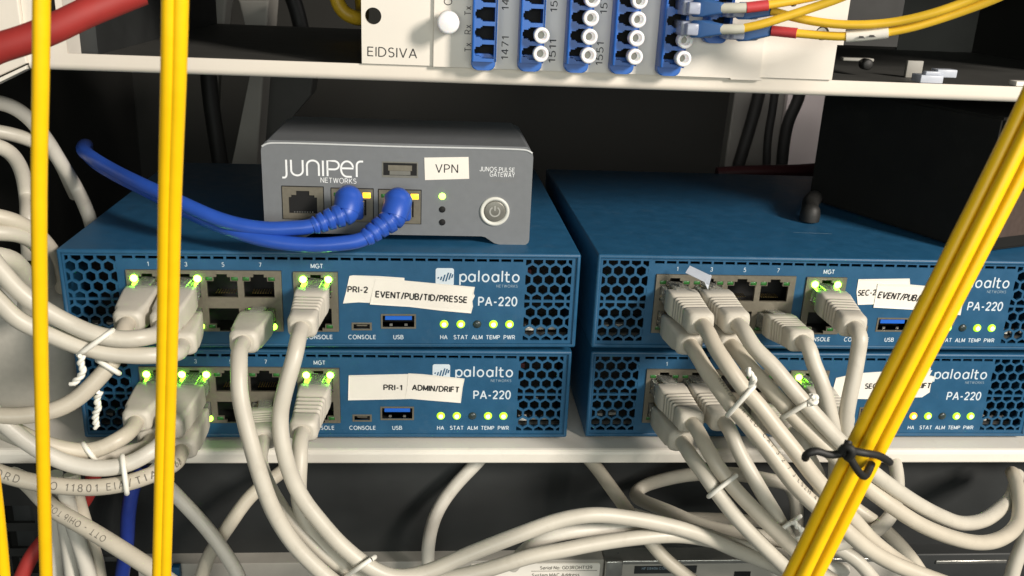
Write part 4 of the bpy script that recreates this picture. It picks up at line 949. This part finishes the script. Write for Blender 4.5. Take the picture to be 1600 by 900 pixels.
# bundle on the far left, climbing behind the box
loose('network_cable', [(-40, 158, 28), (0, 160, 34), (24, 169, 38), (47, 188, 43), (73, 218, 48), (94, 250, 54), (120, 295, 64), (138, 336, 56), (150, 380, 70)], 'topmost grey cable arching down at the left edge of the photo')
loose('network_cable', [(-40, 204, 36), (0, 206, 40), (30, 213, 44), (55, 222, 48), (80, 236, 54), (100, 265, 62), (118, 305, 78)], 'second grey cable at the left edge joining the topmost arch')
loose('network_cable', [(-30, 222, 24), (0, 229, 28), (18, 240, 32), (33, 265, 38), (40, 304, 42), (44, 340, 28), (46, 400, 32)], 'grey cable at the left edge bending straight down behind the narrow yellow cord')
loose('network_cable', [(-40, 334, -14), (0, 339, -10), (30, 348, -6), (51, 361, -2), (74, 383, 6), (90, 410, 18), (98, 450, 34)], 'grey cable curving down to the upper left corner of the top box', r=3.1)
loose('network_cable', [(-40, 362, -16), (0, 364, -12), (26, 366, -8), (48, 376, -2), (66, 400, 8), (76, 440, 24)], 'short grey cable tucked just under the curve by the top box corner')
loose('network_cable', [(-40, 402, -24), (0, 400, -20), (19, 406, -16), (34, 423, -10), (42, 450, 0), (44, 490, 12)], 'grey cable end curling at the left edge above the tied pair', r=3.6)
# things hanging below the shelf, left
JD, pJ = loose('network_cable', [(20, 742, -14), (40, 752, -22), (62, 774, -29), (80, 793, -32), (100, 805, -34), (130, 822, -38), (160, 840, -41), (195, 862, -44), (235, 888, -48), (280, 920, -52)], 'grey cable with upside-down print running diagonally at the lower left', r=3.3)
loose('network_cable', [(86, 740, -18), (88, 800, -18), (88, 850, -20), (90, 920, -22)], 'straight hanging grey cable beside the narrow yellow cord at the bottom')
loose('network_cable', [(94, 760, -24), (99, 800, -24), (106, 850, -26), (116, 920, -28)], 'second hanging grey cable from the narrow yellow cord at bottom left')
loose('network_cable', [(100, 760, -27), (112, 808, -28), (126, 855, -30), (143, 920, -32)], 'third hanging grey cable under the printed diagonal one')
loose('network_cable', [(112, 740, -22), (122, 785, -23), (134, 830, -24), (150, 880, -26), (158, 920, -28)], 'fourth hanging grey cable, rightmost of those under the printed one')
# crossing pair
loose('network_cable', [(232, 730, -10), (258, 757, -12), (277, 776, -14), (317, 818, -16), (346, 857, -18), (370, 893, -20), (385, 925, -22)], 'grey cable falling rightward in the crossing pair at lower left')
loose('network_cable', [(470, 712, 4), (440, 737, 0), (393, 774, -6), (354, 826, -10), (330, 863, -10), (316, 900, -10), (308, 930, -10)], 'grey cable rising rightward in the crossing pair at lower left')
loose('network_cable', [(676, 920, -8), (668, 878, -4), (672, 830, -2), (687, 793, 2), (713, 757, 6), (746, 722, 10), (775, 690, 14)], 'grey cable bending up under the shelf in the middle')
loose('network_cable', [(905, 700, 8), (931, 730, 2), (956, 764, -6), (977, 792, -12), (1009, 836, -22), (1035, 869, -26), (1067, 895, -28), (1100, 920, -28)], 'grey cable falling from under the shelf right of centre')
loose('network_cable', [(800, 884, -36), (820, 861, -40), (842, 844, -42), (877, 833, -42), (925, 827, -40), (984, 822, -38), (1040, 824, -34), (1110, 838, -28)], 'short grey cable rising between the two long bottom ones')
loose('network_cable', [(1300, 858, -30), (1240, 850, -30), (1175, 836, -26), (1133, 829, -22), (1089, 818, -18), (1044, 799, -13), (1006, 783, -6), (992, 772, 2), (1003, 760, 6), (1044, 748, 2), (1089, 742, -4), (1150, 741, -8), (1205, 750, -6), (1231, 757, -4), (1243, 775, -2), (1246, 810, 0), (1240, 860, 0)], 'grey cable making a U-turn just under the shelf right of centre')
loose('network_cable', [(990, 805, -22), (1044, 820, -26), (1089, 832, -30), (1144, 850, -36), (1193, 862, -38), (1250, 874, -32), (1320, 890, -26)], 'lower drooping grey cable that meets the tied pair at the bottom')
loose('network_cable', [(1060, 809, -2), (1093, 809, -4), (1151, 812, -8), (1210, 818, -10)], 'grey cable glimpsed level behind the drooping ones', r=2.6)
loose('network_cable', [(1392, 700, 4), (1401, 735, -6), (1403, 762, -12), (1398, 792, -18), (1384, 815, -24), (1358, 836, -30), (1320, 848, -34), (1284, 852, -36)], 'grey cable looping back left below the shelf behind the outer turn')
loose('network_cable', [(1310, 772, -16), (1338, 796, -20), (1369, 818, -22), (1402, 846, -24), (1424, 870, -24), (1446, 905, -24)], 'dim grey cable slanting behind the outer turn at lower right')
loose('network_cable', [(1270, 838, -30), (1318, 862, -34), (1342, 878, -36), (1366, 905, -38)], 'short grey cable at the bottom right of the yellow cords')
loose('network_cable', [(1610, 820, -30), (1598, 850, -32), (1586, 880, -34), (1578, 915, -36)], 'grey cable at the lower right edge of the photo')

# coloured cables
cable('blue_cable', [P(*q) for q in ((226, 730, 0), (208, 762, -2), (201, 800, -4), (198, 850, -4), (192, 890, -4), (188, 925, -4))], 3.0, 'dark_blue_jacket', 'dark blue cable hanging below the shelf at lower left')
cable('red_cable', [P(*q) for q in ((150, 730, 2), (136, 775, 0), (116, 800, -1), (82, 830, -3), (50, 868, -8), (30, 910, -12))], 3.2, 'red_jacket', 'red cable crossing the bottom left corner behind grey cables')
cable('red_cable', [P(*q) for q in ((-60, 108, -98), (-10, 78, -98), (40, 62, -97), (90, 42, -95), (130, 22, -92), (170, 6, -88), (220, -14, -84))], 3.9, 'red_jacket', 'thick red cable slanting across the top left corner')
o = MB().box(P(268, 884, 6).x, P(281, 884, 6).x, 4.5, 7.9, P(270, 905, 6).z, P(270, 884, 6).z, .3).build('blue_connector', 'blue_paint'); tag(o, 'small blue connector at the bottom edge behind the wide yellow cord', 'connector')

# blue cables with angled ribbed boots in the gateway
def blue(j, head, elbow, tip, path, label):
    cx, cz, hw, hh, jj = GJ[j]; M = GA.matrix_basis; s = (M @ (Vector((cx-.3, -.5, cz))*S))/S
    T = thing('blue_patch_cable', s, label, 'cable', 'blue network cables in the small grey gateway')
    h = P(*head); e = P(*elbow); t = P(*tip); f0 = s+Vector((0, -1, 0))
    MB().box(s.x-5.4, s.x+5.2, s.y-2.5, s.y+.3, s.z-4.0, s.z+2.3, .3).build('clear_plug', 'clear_plug', T, True)
    path_ = [h+Vector((.2, 3.2, 1.6)), h+Vector((0, .6, 1.2)), h+Vector((0, 0, -.6)), h.lerp(e, .55)+Vector((0, -.6, 0)), e]
    mb = MB(); mb.tube(path_, 5.6, 20, 1.0, rfun=lambda q: (.35+.65*math.sin(min(1, q/.22)*math.pi/2)) if q < .22 else 1.0-.12*(q-.22))
    MB().box(s.x-5.0, s.x+5.0, s.y-5, s.y-1.5, s.z-5.0, s.z+3.6, 1.5, 3).build('plug_hood', 'blue_jacket', T, True)
    mb.build('elbow_boot', 'blue_jacket', T, True)
    ax = spline([e+(h-e)*.15, e, e.lerp(t, .5), t, t+(t-e)*.2], .5)
    N = len(ax)
    mb = MB(); fr = frames(ax); R = []
    per = max(6, N//7)
    v = []; n = 20
    rings = []
    for i, (p, (tt, a, b)) in enumerate(zip(ax, fr)):
        q = i/(N-1); base = 5.0-1.5*q
        ph = (i % per)/per
        rad = base if ph < .70 else base-1.7
        if q > .93: rad = base-.4
        rings.append([p+(a*math.cos(2*math.pi*k/n)+b*math.sin(2*math.pi*k/n))*rad for k in range(n)])
    loft(mb, rings); mb.build('strain_relief', 'blue_jacket', T, True)
    MB().tube([t-(t-e)*.1, t+(t-e)*.25]+[P(*q) for q in path], 2.9, 14).build('jacket', 'blue_jacket', T, True)
blue(1, (545, 312, 2), (541, 332, -2), (497, 350, -6), [(462, 356, -7), (420, 358, -7), (380, 353, -6), (340, 342, -4), (300, 325, 0), (262, 307, 6), (220, 288, 16), (180, 268, 32), (148, 249, 46), (131, 236, 58), (131, 228, 76), (135, 226, 110), (136, 227, 170), (137, 228, 260)], 'upper blue cable plugged into the middle socket of the grey gateway')
blue(2, (622, 314, 2), (615, 340, -3), (577, 368, -8), [(545, 379, -10), (500, 383, -10), (455, 381, -9), (415, 375, -8), (375, 364, -5), (335, 349, 0), (295, 331, 8), (256, 311, 18), (218, 292, 32), (182, 274, 48), (152, 256, 64), (136, 241, 80), (134, 233, 100), (136, 231, 140), (138, 232, 200), (139, 233, 270)], 'lower blue cable plugged into the right socket of the grey gateway')

# ------------------------------------------------------------------ wire ties round the cable pairs
def tie(a, b, grow, label, tail=None, m='white_tie', r=.95):
    """ring round two cables whose centres are the points a and b"""
    c = (a+b)/2; X = (b-a); half = X.length/2+3.0+grow; X.normalize()
    V = (CAM-c).normalized(); Y_ = (V-X*V.dot(X)).normalized(); pts = []
    for i in range(25):
        g = 2*math.pi*i/24
        pts.append(c+X*half*math.copysign(abs(math.cos(g))**.8, math.cos(g))+Y_*(3.3+grow)*math.copysign(abs(math.sin(g))**.8, math.sin(g)))
    T = thing('wire_tie', c, label, 'tie', 'white wire ties round cable pairs')
    MB().tube(pts, r, 8, .8, False).build('loop', m, T, True)
    if tail:
        tw = [P(*q) for q in tail]; base = spline(tw, .4); fr = frames(base)
        for ph in (0, math.pi):
            MB().tube([p+(aa*math.cos(i*.55+ph)+bb*math.sin(i*.55+ph))*.62 for i, (p, (t, aa, bb)) in enumerate(zip(base, fr))], r*.82, 6, .8).build('twisted_tail', m, T, True)
    return T
def near(path, px, py):
    best = None
    for q in path:
        d = q-CAM; z = d.dot(CF); x = 800+FPX*d.dot(CR)/z; y = 450-FPX*d.dot(CU)/z; e = (x-px)**2+(y-py)**2
        if best is None or e < best[0]: best = (e, q)
    return best[1]
tie(near(pA, 160, 526), near(pB, 140, 546), .7, 'white wire tie with twisted tail round the upper left cable pair', [(128, 556, -57), (126, 568, -57), (130, 580, -57), (122, 592, -57), (112, 601, -57)])
def ring1(pa, px, py, label, tail=None):
    q = near(pa, px, py); i = pa.index(q); d = (pa[min(i+2, len(pa)-1)]-pa[i-2]).normalized(); V = (CAM-q).normalized(); X = d.cross(V).normalized()
    return tie(q-X*.8, q+X*.8, .5, label, tail)
ring1(pT1, 170, 574, 'white wire tie round the single cable above the lower left grille', [(156, 612, -46), (151, 625, -45), (154, 634, -45), (149, 648, -44), (151, 668, -43)])
tie(near(pN1, 142, 702), near(pN2, 146, 714), .5, 'white wire tie round the two upper cables of the left bundle')
tie(near(pN3, 190, 728), near(pN4, 196, 756), .7, 'white wire tie round the two lower cables of the left bundle')
tie(near(pR1, 1146, 634), near(pR2, 1172, 616), .7, 'white wire tie with knot round the printed cable pair at right', [(1172, 602, -66), (1178, 594, -68), (1172, 584, -69), (1168, 576, -68)])
tie(near(pR3, 1236, 648), near(pR4, 1264, 632), .7, 'white wire tie with knot round the cable pair below the right MGT socket', [(1262, 630, -66), (1272, 630, -67), (1276, 622, -66), (1266, 618, -66)])
tie(near(pS2, 1115, 765), near(pS1, 1144, 746), .7, 'white wire tie round the cable pair just below the right shelf lip')
tie(P(1222, 826, -52), P(1238, 815, -51), .8, 'white wire tie with twisted ends beside the yellow cords at the bottom', [(1240, 815, -58), (1247, 824, -58), (1256, 832, -58), (1246, 842, -57)])
tie(P(556, 890, -59), P(571, 880, -63), 1.2, 'white wire tie round two cables at the bottom edge below centre')

# frosted paper-thin flag stuck beside the first socket of the upper right box
q = [P(*p) for p in ((1071, 426, -9), (1078, 415, -7), (1112, 431, -13), (1108, 444, -15))]
mb = MB(); nn = (q[1]-q[0]).cross(q[3]-q[0]).normalized()*.35; mb.add(q+[v+nn for v in q], [[0, 1, 2, 3], [7, 6, 5, 4], [0, 4, 5, 1], [1, 5, 6, 2], [2, 6, 7, 3], [3, 7, 4, 0]])
q2 = [P(*p) for p in ((1101, 441, -14), (1110, 429, -12.5), (1112, 431, -12.5), (1106, 452, -15.5))]
mb.add(q2+[v+nn for v in q2], [[0, 1, 2, 3], [7, 6, 5, 4], [0, 4, 5, 1], [1, 5, 6, 2], [2, 6, 7, 3], [3, 7, 4, 0]])
tag(mb.build('plastic_flag', 'frosted'), 'folded frosted plastic flag over the first sockets of the upper right box', 'tag')

# ------------------------------------------------------------------ print on jackets
def jprint(path, px, py, body, size, up, off=0, m='faded_ink', r=3.06, spacing=1.0, rot=0):
    q = near(path, px, py); i0 = path.index(q); acc = [0]
    for a, b in zip(path, path[1:]): acc.append(acc[-1]+(b-a).length)
    v, f = text_mesh(body, size, 'LEFT', .0, spacing, sub=6); fr = frames(path); out = []
    sgn = 1 if up else -1
    for t in v:
        d = acc[i0]+sgn*t.x; d = min(max(d, 0.01), acc[-1]-.01)
        k = max(j for j in range(len(acc)) if acc[j] <= d); k = min(k, len(path)-2)
        w_ = (d-acc[k])/(acc[k+1]-acc[k]); c = path[k].lerp(path[k+1], w_); tt = fr[k][0].lerp(fr[k+1][0], w_).normalized()
        V = (CAM-c); n_ = (V-tt*V.dot(tt)).normalized(); s_ = n_.cross(tt*sgn)
        g = (t.y+off)/r; out.append(c+(n_*math.cos(g)+s_*math.sin(g))*(r+.03+t.z))
    return MB().add(out, f), body
mb, _b = jprint(pN4, -6, 737, 'ORD   ISO 11801 EIA/TIA 568', 2.6, False, -0.2, spacing=1.5); mb.build('jacket_print', 'faded_ink', T9, True)
mb, _b = jprint(pJ, 164, 846, 'OTT - OHI6 TOL', 2.2, False, .2, r=3.36, spacing=1.25); mb.build('jacket_print', 'faded_ink', JD)
mb, _b = jprint(pR1, 1124, 600, 'NNHD VERTED  CAT 3 2 7 J LSZH 4P 275', 1.7, True, 2.6, spacing=1.6); mb.build('jacket_print', 'faded_ink', T12, True)

# ------------------------------------------------------------------ yellow cords in the foreground
YR = 1.72
def cord(paths, label, tie_=None):
    T = thing('yellow_cord', P(*paths[0][0]), label, 'cable', 'yellow fibre cords hanging in front of the rack')
    for p in paths: MB().tube([P(*q) for q in p], YR, 14, 3).build('strand', 'yellow_jacket', T, True)
    return T
cord([[(65, -30, -150), (64, 100, -148), (61, 300, -143), (63, 500, -136), (67, 700, -128), (73, 930, -118)]], 'narrow single yellow cord hanging at the far left')
cord([[(266, -30, -149), (264, 100, -146), (259, 300, -136), (256, 500, -126), (252, 700, -116), (246, 930, -108)], [(282.5, -30, -149), (279.5, 100, -146), (272.5, 300, -136), (268.5, 500, -126), (263.5, 700, -116), (257.5, 930, -108)]], 'wide double yellow cord hanging down past the left ports')
cord([[(-14, 720, -130), (-4, 800, -128), (4, 880, -126), (8, 930, -126)]], 'yellow cord barely in view at the bottom left edge')
cord([[(1638, 77, -150), (1598, 167, -150), (1452, 460, -150), (1320, 720, -148), (1243, 880, -146), (1218, 930, -146)],
      [(1658, 86, -153), (1620, 172, -153), (1474, 465, -153), (1341, 724, -151), (1263, 882, -149), (1240, 930, -149)],
      [(1680, 95, -150), (1642, 180, -150), (1495, 468, -150), (1362, 727, -148), (1283, 885, -146), (1260, 930, -146)]], 'bundle of yellow cords slanting across the right boxes with a black tie')
T = thing('cable_tie', P(1340, 710, -155), 'black wire tie twisted round the slanting yellow cords', 'tie')
for pth in ([(1258, 716, -158), (1262, 708, -160), (1275, 704, -160), (1295, 711, -160), (1312, 709, -160), (1328, 704, -160)],
            [(1326, 690, -159), (1322, 700, -160), (1318, 712, -161), (1330, 718, -161)],
            [(1324, 702, -161), (1345, 707, -162), (1370, 711, -160), (1384, 718, -157), (1390, 722, -154)],
            [(1362, 724, -154), (1352, 744, -158), (1345, 741, -160), (1333, 724, -161), (1325, 708, -161)],
            [(1314, 706, -161), (1322, 696, -162), (1334, 703, -163), (1326, 716, -162)]):
    MB().tube([P(*q) for q in pth], 1.0, 8, .8).build('tie_strand', 'black_plastic', T, True)
bpy.context.view_layer.update()
